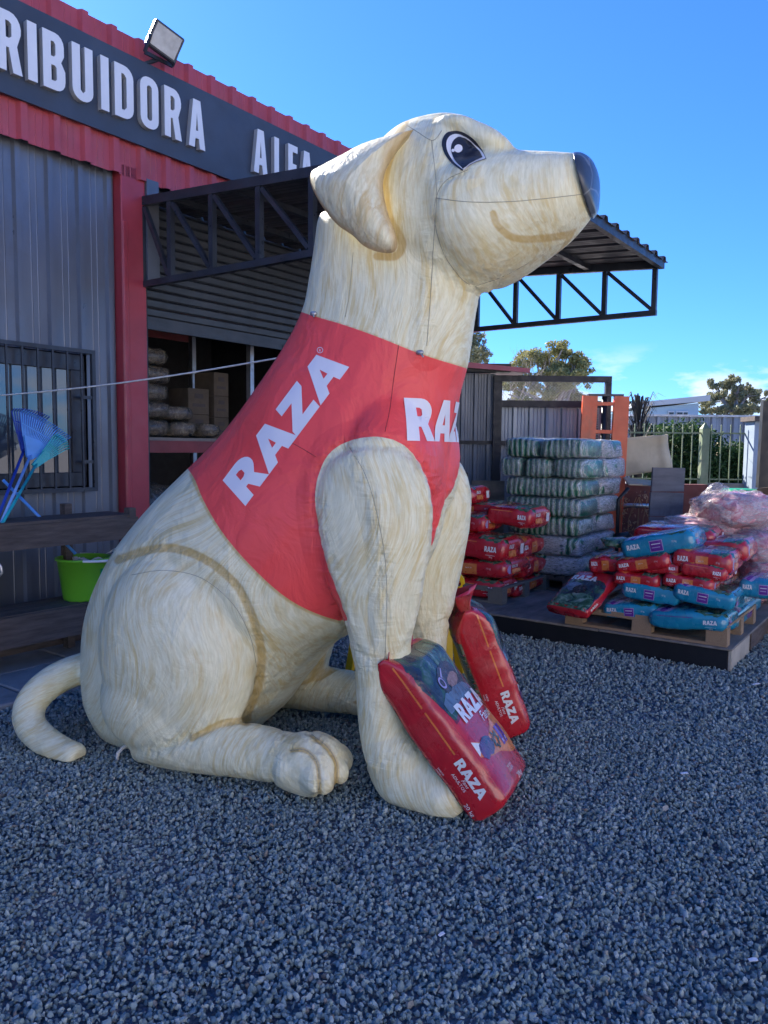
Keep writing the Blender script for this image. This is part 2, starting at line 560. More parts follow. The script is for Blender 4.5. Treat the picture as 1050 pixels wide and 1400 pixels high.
NARROW = {  # tall condensed capitals of the shop sign, height 1
 'I': (.20, [[(0, 0), (.18, 0), (.18, 1), (0, 1)]]),
 'T': (.42, [[(.12, 0), (.29, 0), (.29, .84), (.41, .84), (.41, 1), (0, 1), (0, .84), (.12, .84)]]),
 'R': (.46, [[(0, 0), (.16, 0), (.16, .4), (.21, .4), (.28, 0), (.45, 0), (.36, .46)] + arc(.24, .74, .2, .26, -35, 90, 6) + [(0, 1)], [(.16, .56), (.16, .84), (.22, .84), (.265, .8), (.265, .6), (.22, .56)]]),
 'B': (.46, [[(0, 0)] + arc(.26, .2, .18, .2, -90, 0, 4) + [(.44, .38), (.36, .52), (.42, .64)] + arc(.25, .8, .17, .2, 0, 90, 4) + [(0, 1)],
             [(.16, .16), (.16, .43), (.23, .43), (.265, .4), (.265, .19), (.23, .16)], [(.16, .58), (.16, .84), (.22, .84), (.25, .8), (.25, .62), (.22, .58)]]),
 'U': (.47, [arc(.22, .2, .22, .2, 180, 360, 10) + [(.44, 1), (.27, 1), (.27, .2), (.22, .15), (.17, .2), (.17, 1), (0, 1)]]),
 'D': (.46, [[(0, 0)] + arc(.22, .22, .22, .22, -90, 0, 5) + arc(.22, .78, .22, .22, 0, 90, 5) + [(0, 1)], [(.16, .16), (.16, .84), (.22, .84), (.275, .78), (.275, .22), (.22, .16)]]),
 'O': (.47, [rrect(0, 0, .45, 1, .2), rrect(.165, .16, .285, .84, .055)]),
 'A': (.45, [[(0, 0), (.16, 0), (.185, .2), (.28, .2), (.305, 0), (.46, 0), (.33, 1), (.13, 1)], [(.2, .36), (.23, .74), (.262, .36)]]),
 'L': (.36, [[(0, 0), (.34, 0), (.34, .16), (.16, .16), (.16, 1), (0, 1)]]),
 'F': (.36, [[(0, 0), (.16, 0), (.16, .4), (.3, .4), (.3, .56), (.16, .56), (.16, .84), (.34, .84), (.34, 1), (0, 1)]]),
 'S': (.44, [[(0, 0), (.42, 0), (.42, .56), (.17, .56), (.17, .84), (.42, .84), (.42, 1), (0, 1), (0, .42), (.26, .42), (.26, .15), (0, .15)]])}
def tess(polys):
    pl = [[Vector((x, y, 0)) for x, y in p] for p in polys]
    flat = [q for p in pl for q in p]
    return [(q.x, q.y) for q in flat], [tuple(t) for t in tessellate_polygon(pl)]
def solid(polys, depth, b=None):
    """prism from outlines in x,y with thickness along z"""
    b = b or B()
    v, f = tess(polys)
    n = len(v)
    tri = []
    for t in f:
        a = (v[t[1]][0] - v[t[0]][0]) * (v[t[2]][1] - v[t[0]][1]) - (v[t[2]][0] - v[t[0]][0]) * (v[t[1]][1] - v[t[0]][1])
        tri.append(t if a > 0 else t[::-1])
    vs = [(x, y, depth) for x, y in v] + [(x, y, 0) for x, y in v]
    fs = tri + [tuple(n + i for i in t[::-1]) for t in tri]
    b.cur = 0
    b.add(vs, fs)
    o = 0
    side = []
    for p in polys:
        m = len(p)
        side += [(o + i, n + o + i, n + o + (i + 1) % m, o + (i + 1) % m) for i in range(m)]
        o += m
    b.cur = 1
    b.add(vs, side)
    b.cur = 0
    return b
def word(text, font=HEAVY, track=1.0):
    """list of glyph outlines laid out from x=0, height 1"""
    x, out = 0, []
    for ch in text:
        adv, polys = font[ch]
        out.append([[(px + x, py) for px, py in p] for p in polys])
        x += adv * track
    return out, x
def font_word(text, shear=0):
    """small print set with the built-in face, as triangles; height of capitals is 1"""
    cu = bpy.data.curves.new('text', 'FONT')
    cu.body = text
    cu.resolution_u = 2
    cu.shear = shear
    o = bpy.data.objects.new('text', cu)
    C.objects.link(o)
    me = bpy.data.meshes.new_from_object(o.evaluated_get(bpy.context.evaluated_depsgraph_get()))
    vs = [(v.co.x / .73, v.co.y / .73) for v in me.vertices]
    fs = []
    for p in me.polygons:
        q = list(p.vertices)
        fs += [(q[0], q[i], q[i + 1]) for i in range(1, len(q) - 1)]
    bpy.data.objects.remove(o)
    bpy.data.curves.remove(cu)
    return vs, fs, max([v[0] for v in vs] + [0])
_fw = {}
def small(text, shear=0):
    if (text, shear) not in _fw:
        _fw[(text, shear)] = font_word(text, shear)
    return _fw[(text, shear)]
def refine(vs, fs, maxlen):
    vs = [tuple(v) for v in vs]
    fs = [tuple(f) for f in fs]
    for _ in range(9):
        mid = {}
        def m(a, b):
            key = (a, b) if a < b else (b, a)
            if math.dist(vs[a], vs[b]) <= maxlen:
                return None
            if key not in mid:
                mid[key] = len(vs)
                vs.append(((vs[a][0] + vs[b][0]) / 2, (vs[a][1] + vs[b][1]) / 2))
            return mid[key]
        nf = []
        for f in fs:
            e = [m(f[i], f[(i + 1) % 3]) for i in range(3)]
            n = sum(x is not None for x in e)
            if n == 0:
                nf.append(f)
            elif n == 3:
                nf += [(f[0], e[0], e[2]), (e[0], f[1], e[1]), (e[2], e[1], f[2]), (e[0], e[1], e[2])]
            else:
                k = next(i for i in range(3) if e[i] is not None and (n == 1 or e[i - 1] is None))
                a, b, c = f[k], f[(k + 1) % 3], f[(k + 2) % 3]
                x, y = e[k], e[(k + 1) % 3]
                if n == 1:
                    nf += [(a, x, c), (x, b, c)]
                else:
                    nf += [(x, b, y), (a, x, y), (a, y, c)]
        fs = nf
        if not mid:
            break
    return vs, fs
def cast_patch(b, bvh, vs, fs, to_ray, off, lim=0.):
    """drop flat 2-D triangles onto a surface: to_ray(x, y) -> (origin, direction)"""
    out, ok, cosn = [], [], []
    for x, y in vs:
        o, d = to_ray(x, y)
        h, nrm, _, _ = bvh.ray_cast(Vector(o), Vector(d).normalized())
        if h is None:
            out.append((0, 0, 0))
            ok.append(False)
            cosn.append(0)
        else:
            if nrm.dot(Vector(d)) > 0:
                nrm = -nrm
            out.append(tuple(h + nrm * off))
            ok.append(True)
            cosn.append(-nrm.dot(Vector(d).normalized()))
    good = []
    for f in fs:
        if all(ok[i] for i in f) and (not lim or all(cosn[i] > lim for i in f)):
            p = [Vector(out[i]) for i in f]
            q = [Vector((*vs[i], 0)) for i in f]
            good.append(f)
    b.add(out, good)
    return b
def planar(o, ex, ey, d):
    o, ex, ey, d = Vector(o), Vector(ex), Vector(ey), Vector(d)
    return lambda x, y: (o + ex * x + ey * y - d * 2, d)
def bvh_of(me):
    return BVHTree.FromPolygons([v.co.copy() for v in me.vertices], [tuple(p.vertices) for p in me.polygons])
def grid_poly(x0, x1, y0, y1, n=4, m=2):
    vs = [(x0 + (x1 - x0) * i / n, y0 + (y1 - y0) * j / m) for j in range(m + 1) for i in range(n + 1)]
    fs = []
    for j in range(m):
        for i in range(n):
            a = j * (n + 1) + i
            fs += [(a, a + 1, a + n + 2), (a, a + n + 2, a + n + 1)]
    return vs, fs

# ================================================================== THE SETTING
# ground sheet reaching the horizon
b = B()
b.box(-400, 400, -60, 900, -1, -.035)
k = N('ground_far')
k.base(k.mix(k.rng(k.noise(k.coord('Object'), .2, 6), .35, .65), (.36, .32, .26), (.46, .42, .35)))
k.set(rough=.95)
struct(b.build('ground', k.m))
# packed bed under the loose gravel
k = N('gravel_bed')
v = k.coord('Object')
vo = k.n('TexVoronoi')
vo.inputs['Scale'].default_value = 65
k.l(v, vo.inputs['Vector'])
g = k.noise(v, 3, 5)
k.base(k.mix(k.rng(g, .3, .7), k.mix(vo.outputs['Distance'], (.14, .17, .2), (.08, .1, .12)), k.mix(vo.outputs['Distance'], (.18, .21, .24), (.1, .12, .14))))
k.bump(vo.outputs['Distance'], 1, -.02)
k.set(rough=.9)
b = B()
nx, ny = 60, 60
vs = []
for j in range(ny + 1):
    for i in range(nx + 1):
        x, y = -6 + 20 * i / nx, -1 + 15 * j / ny
        vs.append((x, y, .014 * noise.noise(Vector((x * 1.3, y * 1.3, 0))) - .018))
b.add(vs, [(j * (nx + 1) + i, j * (nx + 1) + i + 1, (j + 1) * (nx + 1) + i + 1, (j + 1) * (nx + 1) + i) for j in range(ny) for i in range(nx)])
struct(b.build('gravel_ground', k.m, smooth=True))

# loose crushed stone, instanced
k = N('gravel_stone')
oi = k.n('ObjectInfo')
r = k.n('ValToRGB')
k.l(oi.outputs['Random'], r.inputs[0])
r.color_ramp.elements[0].color = (.14, .19, .19, 1)
r.color_ramp.elements[1].color = (.5, .48, .45, 1)
for p, c in ((.35, (.21, .275, .27)), (.7, (.27, .335, .33)), (.93, (.34, .4, .39)), (.97, (.2, .19, .17)), (.985, (.19, .15, .115)), (.996, (.3, .29, .27))):
    e = r.color_ramp.elements.new(p)
    e.color = (*c, 1)
k.base(k.mix(k.rng(k.noise(k.coord('Object'), 1.2, 4), .3, .7), r.outputs[0], k.mix(.6, r.outputs[0], (1.25, 1.25, 1.25), 'MULTIPLY')))
k.set(rough=.75, spec=.4)
stones = bpy.data.collections.new('stone_kinds')
for i in range(12):
    bm = bmesh.new()
    bmesh.ops.create_icosphere(bm, subdivisions=1, radius=1)
    q = random.Random(i)
    sc = (q.uniform(.8, 1.25), q.uniform(.6, .95), q.uniform(.42, .75))
    for vv in bm.verts:
        vv.co *= q.uniform(.62, 1.25)
        vv.co = Vector(vv.co[j] * sc[j] for j in range(3))
    me = bpy.data.meshes.new('stone')
    bm.to_mesh(me)
    bm.free()
    me.materials.append(k.m)
    o = bpy.data.objects.new('stone', me)
    stones.objects.link(o)
rs = np.random.RandomState(3)
pts = []
def scatter(n, x0, x1, y0, y1, s0, s1):
    x = rs.uniform(x0, x1, n)
    y = rs.uniform(y0, y1, n)
    keep = (np.abs(x) < .62 * y + 1.2)
    # keep clear of the wall foot
    qv = (x - B0[0]) * BV[0] + (y - B0[1]) * BV[1]
    keep &= qv > .6
    x, y = x[keep], y[keep]
    z = rs.uniform(-.016, .004, len(x)) + .006 * np.sin(x * 7 + np.sin(y * 5) * 2) * np.sin(y * 6.2)
    pts.append(np.stack([x, y, z, rs.uniform(s0, s1, len(x)) ** 1.0 * np.where(rs.rand(len(x)) < .09, 1.45, 1)], 1))
scatter(150000, -3.4, 3.4, 1.1, 4.2, .0052, .0118)
scatter(66000, -4, 5.5, 4.2, 6.6, .0075, .0135)
scatter(26000, -3, 8, 6.6, 9, .009, .016)
pts = np.concatenate(pts)
me = bpy.data.meshes.new('gravel')
me.vertices.add(len(pts))
me.vertices.foreach_set('co', pts[:, :3].astype(np.float32).ravel())
at_ = me.attributes.new('size', 'FLOAT', 'POINT')
at_.data.foreach_set('value', pts[:, 3].astype(np.float32))
gravel = struct(link('gravel', me), 'stuff')
ng = bpy.data.node_groups.new('scatter_stones', 'GeometryNodeTree')
ng.interface.new_socket('Geometry', in_out='INPUT', socket_type='NodeSocketGeometry')
ng.interface.new_socket('Geometry', in_out='OUTPUT', socket_type='NodeSocketGeometry')
gi, go = ng.nodes.new('NodeGroupInput'), ng.nodes.new('NodeGroupOutput')
ip = ng.nodes.new('GeometryNodeInstanceOnPoints')
ci = ng.nodes.new('GeometryNodeCollectionInfo')
ci.inputs['Collection'].default_value = stones
ci.inputs['Separate Children'].default_value = True
ci.inputs['Reset Children'].default_value = True
rv = ng.nodes.new('FunctionNodeRandomValue')
rv.data_type = 'FLOAT_VECTOR'
rv.inputs[0].default_value = (0, 0, 0)
rv.inputs[1].default_value = (6.28, 6.28, 6.28)
na = ng.nodes.new('GeometryNodeInputNamedAttribute')
na.data_type = 'FLOAT'
na.inputs['Name'].default_value = 'size'
ng.links.new(gi.outputs[0], ip.inputs['Points'])
ng.links.new(ci.outputs[0], ip.inputs['Instance'])
ip.inputs['Pick Instance'].default_value = True
ng.links.new(rv.outputs[0], ip.inputs['Rotation'])
ng.links.new(na.outputs[0], ip.inputs['Scale'])
ng.links.new(ip.outputs[0], go.inputs[0])
gm = gravel.modifiers.new('scatter', 'NODES')
gm.node_group = ng

# paving strip along the shop front
pav = struct(empty('pavement', 'x', 'y', mw=MB))
del pav['label'], pav['category']
slab = B()
slab.box(0, .585, 0, .585, -.05, .0)
slab_me = slab.build('paving_slab', M['concrete'], pav, bevel=.008).data
first = pav.children[0]
n = 0
for i in range(7):
    for j in range(2):
        u0 = -2.3 + i * .6
        if u0 > 1.0:
            continue
        o = first if n == 0 else link('paving_slab', slab_me, pav)
        n += 1
        o.matrix_local = Matrix.Translation((u0 + .02, .08 + j * .6 - .35 * 0, .022 + .006 * math.sin(n * 3.1))) @ Matrix.Rotation(.006 * math.sin(n * 5), 4, 'Z') @ Matrix.Rotation(.012 * math.sin(n * 2.3), 4, 'X')
b = B()
b.box(-2.4, .35, .0, .14, -.05, .10)
b.build('kerb_strip', M['kerb'], pav, bevel=.012)

# ------------------------------------------------------------------ the shop
shop = empty('shop_building', 'dark corrugated metal shop front with red parapet and half-open roller shutter', 'building', mw=MB)
def corr(x0, x1, z0, z1, pitch=.25, rib=.055, h=.028, back=.004, phase=0., wav=0):
    """trapezoid-ribbed sheet in the x,z plane bulging to +y"""
    b = B()
    xs = [(x0, 0)]
    c = math.floor((x0 - phase) / pitch) * pitch + phase
    while c < x1 + pitch:
        for dx, y in ((-rib * .62, 0), (-rib * .36, h), (rib * .36, h), (rib * .62, 0)):
            if x0 < c + dx < x1:
                xs.append((c + dx, y))
        for f in (.4, .6):                           # two small stiffening ribs
            q = c + pitch * f
            if x0 < q < x1:
                xs += [(q - .006, 0), (q, .004), (q + .006, 0)]
        c += pitch
    xs.append((x1, 0))
    xs = sorted([p for p in xs if x0 <= p[0] <= x1])
    m = len(xs)
    vs = [(x, y, z) for z in (z0, z1) for x, y in xs] + [(x, y - back, z) for z in (z0, z1) for x, y in xs]
    fs = []
    for i in range(m - 1):
        fs += [(i + 1, i, m + i, m + i + 1), (2 * m + i, 2 * m + i + 1, 3 * m + i + 1, 3 * m + i), (i, i + 1, 2 * m + i + 1, 2 * m + i), (m + i + 1, m + i, 3 * m + i, 3 * m + i + 1)]
    return b.add(vs, fs)
WX0, WX1, WZ0, WZ1 = -1.45, .135, 1.17, 2.21          # window opening incl. frame
# wall sheets left of the post, around the window
for x0, x1, z0, z1 in ((-7.2, -2.3, .05, 3.72), (-2.3, WX0, .05, 3.72), (WX0, -.55, .05, WZ0), (-.55, WX1, .05, WZ0), (WX0, -.55, WZ1, 3.72), (-.55, WX1, WZ1, 3.72), (WX1, .405, .05, 3.72)):
    corr(x0, x1 - .002, z0, z1, phase=.1).build('wall_panel', M['grey_sheet'], shop)
b = B(); b.box(.41, .64, -.06, .1, .0, 3.74); b.box(.41, .455, .1, .115, .0, 3.3)
b.build('corner_post', M['red_post'], shop, bevel=.008)
# red parapet sheets
x = -7.0
while x < 4.3:
    x1 = min(x + 1.0, 4.35)
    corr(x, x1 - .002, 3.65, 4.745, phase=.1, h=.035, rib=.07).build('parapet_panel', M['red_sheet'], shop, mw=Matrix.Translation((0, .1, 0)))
    x = x1
b = B(); b.box(-7.2, 4.35, -.1, .096, 3.72, 4.70)
b.build('parapet_frame', M['interior'], shop)
b = B(); b.box(-7.2, 4.35, -7, -.1, 3.9, 3.95); b.box(4.25, 4.35, -7, -.06, 0, 4.7); b.box(-7.3, -7.2, -7, -.06, 0, 4.7); b.box(-7.2, 4.25, -7, -6.9, 0, 4.7)
b.build('outer_shell', M['interior'], shop)
b = B(); b.box(-7.2, 4.25, -6.9, .06, -.03, .05)
b.build('floor', M['floor'], shop)
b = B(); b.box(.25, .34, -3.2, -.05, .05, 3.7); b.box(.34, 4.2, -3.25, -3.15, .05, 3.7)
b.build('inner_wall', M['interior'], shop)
b = B(); b.box(3.9, 4.25, -.06, .05, .05, 3.72)
b.build('end_wall', M['grey_sheet'], shop)
# roller shutter, half down
sh = B(); sh.box(.66, 3.88, -.04, .0, 3.62, 3.70)
sh = sh.build('roller_shutter', M['shutter'], shop)
sl = B()
sl.add([(0, 0, 0), (0, .018, .012), (0, .02, .06), (0, .004, .072), (3.2, 0, 0), (3.2, .018, .012), (3.2, .02, .06), (3.2, .004, .072)], [(0, 4, 5, 1), (1, 5, 6, 2), (2, 6, 7, 3), (0, 1, 2, 3), (7, 6, 5, 4), (3, 7, 4, 0)])
slm = None
z = 2.6
while z < 3.62:
    if slm is None:
        slm = sl.build('slat', M['shutter'], sh, mw=T(.67, -.03, z)).data
    else:
        link('slat', slm, sh, T(.67, -.03, z))
    z += .076
b = B(); b.box(.67, 3.87, -.035, .0, 2.49, 2.595); b.box(2.36, 2.43, .001, .006, 2.51, 2.54)
b.build('bottom_bar', M['shutter'], sh)
for q in (.645, 3.85):
    b = B(); b.box(q, q + .053, -.06, .03, .05, 3.7)
    b.build('side_guide', M['dark_steel'], shop)
b = B(); b.box(.641, .655, .03, .06, .05, 2.45)
b.build('edge_trim', M['rack_blue'], shop)
# the upper dark box where the shutter rolls
b = B(); b.box(.64, .76, .03, .12, 2.86, 3.68)
b.build('shutter_box', M['grey_sheet'], shop)
# window
wf = B()
for q in ((WX0, WX1 - .04, -.02, .03, WZ1 - .13, WZ1 - .01), (WX0, WX1 - .04, -.02, .03, WZ0 + .01, WZ0 + .12), (-.02, .1, -.02, .03, WZ0 + .12, WZ1 - .13), (WX0, WX0 + .06, -.02, .03, WZ0 + .12, WZ1 - .13), (-.78, -.73, -.015, .025, WZ0 + .12, WZ1 - .13)):
    wf.box(*q)
wf = wf.build('window', M['dark_steel'], shop, bevel=.004)
for x0, x1 in ((WX0 + .06, -.78), (-.73, -.02)):
    b = B(); b.box(x0, x1, .0, .006, WZ0 + .12, WZ1 - .13)
    b.build('pane', M['glass'], wf)
b = B(); b.box(-1.35, .1, -1.6, -1.55, .6, 2.4)
gr = B(); gr.box(WX0, .145, .075, .105, WZ1 + .0, WZ1 + .03); gr.box(WX0, .145, .075, .105, WZ0 - .03, WZ0 - .0); gr.box(.115, .145, .075, .105, WZ0, WZ1)
gr.box(.03, .115, .08, .10, 1.36, 1.385); gr.box(.03, .115, .08, .1, 1.86, 1.885); gr.box(.1, .13, .0, .076, WZ1, WZ1 + .025)
gr = gr.build('window_grille', M['dark_steel'], shop)
bar = B(); bar.box(-.007, .007, .083, .097, WZ0, WZ1)
bm_ = None
for i in range(13):
    x = .03 - i * .118
    if bm_ is None:
        bm_ = bar.build('bar', M['dark_steel'], gr, mw=T(x, 0, 0)).data
    else:
        link('bar', bm_, gr, T(x, 0, 0))

# sign board with raised letters
sign = empty('shop_sign', 'long dark sign board on the red parapet with raised white capitals', 'sign', mw=MB)
b = B(); b.box(-2.6, 4.0, .145, .165, 3.905, 4.565)
b.build('sign_board', M['sign_board'], sign)
def sign_letters(text, lefts, z0, h, wscale):
    for ch, u0 in zip(text, lefts):
        g = [[(x * h * wscale, y * h) for x, y in p] for p in NARROW[ch][1]]
        g = [[(-x, y) for x, y in p][::-1] for p in g]     # seen from outside, +u runs to the right, so mirror into the wall frame
        bb = solid(g, .045)
        # x -> u (mirrored twice), y -> z, depth -> v
        bb.v = [(-x, zz, y) for x, y, zz in bb.v]
        bb.f = [f[::-1] for f in bb.f]
        bb.build('letter', [M['sign_white'], M['sign_edge']], sign, mw=T(u0, .167, z0, 0))
def uat(px, py):
    return onv(px, py, .2)[0]
L1 = [(37, 90), (58, 100), (98, 120), (137, 130), (156, 145), (191, 155), (224, 170), (257, 185)]
u1 = [uat(*p) for p in L1]
hz = .395
print('sign u', [round(float(x), 2) for x in u1], onv(262, 152, .2), onv(270, 222, .2), onv(38, 50, .2), onv(45, 133, .2))
sign_letters('IBUIDORA', u1, 4.04, hz, .98)
pre = [u1[0] - .165 - .04 - .165 * i for i in range(5)]
sign_letters('RTSID'[:3], [u1[0] - .215, u1[0] - .42, u1[0] - .64], 4.04, hz, .98)
L2 = [(346, 240), (374, 235), (393, 225), (410, 222)]
sign_letters('ALFA', [uat(*p) for p in L2], 4.04, hz, .98)

# floodlight on the parapet
fl = empty('floodlight', 'square grey floodlight on a bracket above the red parapet', 'floodlight', mw=MB @ T(.70, .30, 4.72, 0) @ Matrix.Scale(.80, 4))
b = B(); b.box(-.16, .16, -.05, .03, -.13, .13)
hs = b.build('housing', M['dark_steel'], fl, bevel=.012)
b = B(); b.box(-.135, .135, .031, .038, -.105, .105)
b.build('lens', M['lamp_glass'], fl)
rotfl = Matrix.Rotation(R(14), 4, 'Y') @ Matrix.Rotation(R(-22), 4, 'X') @ Matrix.Rotation(R(14), 4, 'Z')
for o in fl.children:
    o.matrix_local = rotfl
b = B(); b.beam((-.17, 0, 0), (-.17, -.1, -.14), .02, .035); b.beam((.17, 0, 0), (.17, -.1, -.14), .02, .035); b.beam((-.17, -.1, -.14), (.17, -.1, -.14), .02, .035); b.beam((0, -.1, -.14), (-.1, -.2, -.2), .03)
b.build('bracket', M['dark_steel'], fl)

# ------------------------------------------------------------------ canopy over the yard door
can = empty('canopy', 'black steel lattice canopy with corrugated roof projecting from the shop wall', 'canopy', mw=MB)
VO = 3.19
def ztop(v):
    return 3.50 - (3.50 - 3.28) * v / VO
for ti, u in enumerate((.63, 4.2)):
    tr = B()
    tr.beam((u, .06, ztop(0)), (u, VO, ztop(VO)), .05, .07)
    tr.beam((u, .06, 2.83), (u, VO, 2.83), .05, .05)
    tr = tr.build('truss', M['dark_steel'], can)
    vs_ = [.08, .43, .92, 1.42, 1.93, 2.44, 2.87, VO - .025] if ti == 0 else [.08, .42, .82, 1.22, 1.69, 2.18, 2.67, VO - .025]
    for i, v_ in enumerate(vs_):
        b = B(); b.beam((u, v_, 2.855), (u, v_, ztop(v_) - .036), .045, .045)
        b.build('upright', M['dark_steel'], tr)
        if i:
            b = B(); b.beam((u, vs_[i - 1] + .03, ztop(vs_[i - 1]) - .05), (u, v_ - .03, 2.87), .034, .034)
            b.build('brace', M['dark_steel'], tr)
for v_ in (.4, 1.1, 1.8, 2.5):
    b = B(); b.beam((.66, v_, ztop(v_) + .008), (4.17, v_, ztop(v_) + .008), .05, .05)
    b.build('purlin', M['dark_steel'], can)
b = B(); b.beam((.6, VO + .028, ztop(VO) + .0), (4.23, VO + .028, ztop(VO) + .0), .05, .075)
b.build('edge_beam', M['galv'] if False else M['dark_steel'], can)
# ribbed roof sheets, ribs running out from the wall
x = .62
slope = Matrix.Rotation(-math.atan((3.50 - 3.28) / VO), 4, 'X')
while x < 4.25:
    x1 = min(x + .95, 4.27)
    q = corr(x, x1 - .002, -.02, VO + .06, pitch=.26, rib=.075, h=.034)
    q.v = [(X, Z, Y) for X, Y, Z in q.v]
    q.f = [f[::-1] for f in q.f]
    q.build('roof_sheet', M['roof_under'], can, mw=Matrix.Translation((0, .02, 3.532)) @ slope)
    x = x1

# ------------------------------------------------------------------ inside the shop
rack = empty('storage_rack', 'steel storage rack with red beam inside the half-open shutter', 'rack', mw=MB)
for u0 in (.78, 2.25):
    for v0 in (-.35, -1.25):
        b = B(); b.beam((u0, v0, .05), (u0, v0, 3.2), .06, .05)
        b.build('post', M['galv'], rack)
for z in (1.55, 2.75):
    for v0 in (-.31, -1.29):
        b = B(); b.box(.81, 2.22, v0 - .02, v0 + .02, z - .11, z)
        b.build('beam', M['rack_red'], rack)
    b = B(); b.box(.78, 2.25, -1.27, -.33, z + .001, z + .03)
    b.build('shelf', M['plywood'], rack)
def lump(name, mat, parent, mw, sx, sy, sz, seed, n=2, amp=.12, film=None, e=4.0, m=(16, 8)):
    """soft wrapped pack: rounded box with folds"""
    q = B()
    q2, f2 = rounded(sx, sy, sz, m[0], m[1], e)
    vv = []
    for p in q2:
        p = Vector(p)
        d = noise.fractal(p * 5 + Vector((seed, 0, 0)), 1, 2, 4) * amp * min(sx, sy, sz)
        vv.append(p + p.normalized() * d)
    q.add(vv, f2)
    return q.build(name, mat, parent, smooth=True, mw=mw)
def rounded(sx, sy, sz, n, m, e):
    vs, fs = [], []
    f = lambda c: math.copysign(abs(c) ** (2 / e), c)
    for j in range(m + 1):
        ph = -math.pi / 2 + math.pi * j / m
        for i in range(n):
            a = 2 * math.pi * i / n
            vs.append((sx / 2 * f(math.cos(a)) * f(math.cos(ph)), sy / 2 * f(math.sin(a)) * f(math.cos(ph)), sz / 2 * f(math.sin(ph))))
    for j in range(m):
        for i in range(n):
            fs.append((j * n + i, j * n + (i + 1) % n, (j + 1) * n + (i + 1) % n, (j + 1) * n + i))
    return vs, fs
def wrapped(name, label, cat, mat, film, u, v, z, sx, sy, sz, seed, rz=0., group=None):
    o = empty(name, label, cat, group=group, mw=MB @ T(u, v, z, rz))
    lump('contents', mat, o, Matrix.Translation((0, 0, sz / 2)), sx * .96, sy * .96, sz * .94, seed)
    lump('wrapping', film, o, Matrix.Translation((0, 0, sz / 2)), sx, sy, sz, seed, amp=.2)
    return o
names = ['topmost', 'second', 'third', 'fourth', 'lowest']
for i in range(5):
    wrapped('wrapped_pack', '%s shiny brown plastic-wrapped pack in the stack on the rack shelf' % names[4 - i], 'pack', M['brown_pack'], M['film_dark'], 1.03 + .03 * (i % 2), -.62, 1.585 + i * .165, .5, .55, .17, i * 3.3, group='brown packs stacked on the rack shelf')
for i, (u, v, z, s_, lab) in enumerate(((1.42, -.55, 1.585, .3, 'low film-wrapped bundle beside the brown pack stack on the shelf'), (1.72, -.5, 1.585, .24, 'small shiny bundle in the middle of the rack shelf'), (1.4, -.6, 1.74, .42, 'golden brown bundle lying on top of the low bundle'))):
    wrapped('wrapped_bundle', lab, 'bundle', M['brown_pack'], M['film_dark'], u, v, z, s_, .4, .15, 20 + i)
for i, (u, z, w_, h_, lab) in enumerate(((1.78, 1.58, .27, .24, 'lower brown carton right of the bundles on the rack shelf'), (1.78, 1.822, .27, .26, 'brown carton stacked on the lower carton on the rack shelf'), (2.08, 1.58, .2, .22, 'bottom carton of the narrow carton column at the rack post'), (2.08, 1.802, .2, .22, 'middle carton of the narrow carton column at the rack post'), (2.08, 2.024, .2, .24, 'top carton of the narrow carton column at the rack post'))):
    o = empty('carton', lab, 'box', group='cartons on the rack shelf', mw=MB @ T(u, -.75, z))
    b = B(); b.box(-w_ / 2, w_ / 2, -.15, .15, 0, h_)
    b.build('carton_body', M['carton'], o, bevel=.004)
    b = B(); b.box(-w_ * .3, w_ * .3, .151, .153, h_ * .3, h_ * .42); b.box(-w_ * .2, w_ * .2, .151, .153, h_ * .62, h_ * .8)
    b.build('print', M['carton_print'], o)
for i, (u, z, s_) in enumerate(((1.02, .06, .55), (1.55, .06, .6), (1.15, .6, .6), (1.75, .62, .45), (2.05, .06, .5))):
    wrapped('dark_sack', ['dark plastic-covered sack on the floor by the shutter edge', 'dark plastic-covered sack on the floor in the middle of the rack', 'upper dark sack hung with clear film under the red beam', 'narrow dark sack under the shelf near the cartons', 'dark sack on the floor at the right rack post'][i], 'sack', M['dark_pack'], M['film_dark'], u, -.7, z, s_ * .85, .5, .52, 40 + i, group='dark sacks under the red beam')
for i, (u, z, lab) in enumerate(((.98, .62, 'colourful printed food bag just inside the shutter, upper one'), (.96, .36, 'clear food bag with red print below the upper one inside the shutter'))):
    wrapped('food_bag', lab, 'bag', M['colour_pack'], M['film'], u, -.02, z, .5, .3, .27, 60 + i, group='food bags at the shop threshold')
b = B(); b.box(.74, 1.5, -.2, .16, .05, .34)
tag(b.build('low_crate', M['wood_dark'], mw=MB, bevel=.01), 'low dark crate under the colourful food bags at the threshold', 'crate')

# ------------------------------------------------------------------ wooden display stand in front of the window
st = empty('display_stand', 'old dark wooden display stand with top rail and shelf in front of the window', 'stand', mw=MB)
for u0, v0 in ((-.02, .74), (-.33, .42), (-1.9, .74), (-1.9, .42)):
    b = B(); b.beam((u0, v0, .03), (u0, v0, 1.05 + (.03 if v0 < .6 else 0)), .065, .055)
    b.build('post', M['wood_dark'], st)
for v0, z0, z1 in ((.755, .83, .985), (.40, .86, .99)):
    b = B(); b.box(-2.0, .02 if v0 > .6 else -.29, v0, v0 + .025, z0, z1)
    b.build('top_rail', M['wood_dark'], st)
for v0 in (.43, .545, .66):
    b = B(); b.box(-2.0, .01, v0, v0 + .105, .986, 1.006)
    b.build('top_board', M['wood_dark'], st)
for j in range(3):
    b = B(); b.box(-2.0, .0, .40 + j * .115, .505 + j * .115, .385, .405)
    b.build('shelf_board', M['wood_dark'], st)
b = B(); b.box(-2.0, .0, .748, .77, .2, .4)
b.build('apron', M['wood_dark'], st)
b = B(); b.box(-2.0, .0, .36, .38, .05, .4)
b.build('back_board', M['wood_dark'], st)

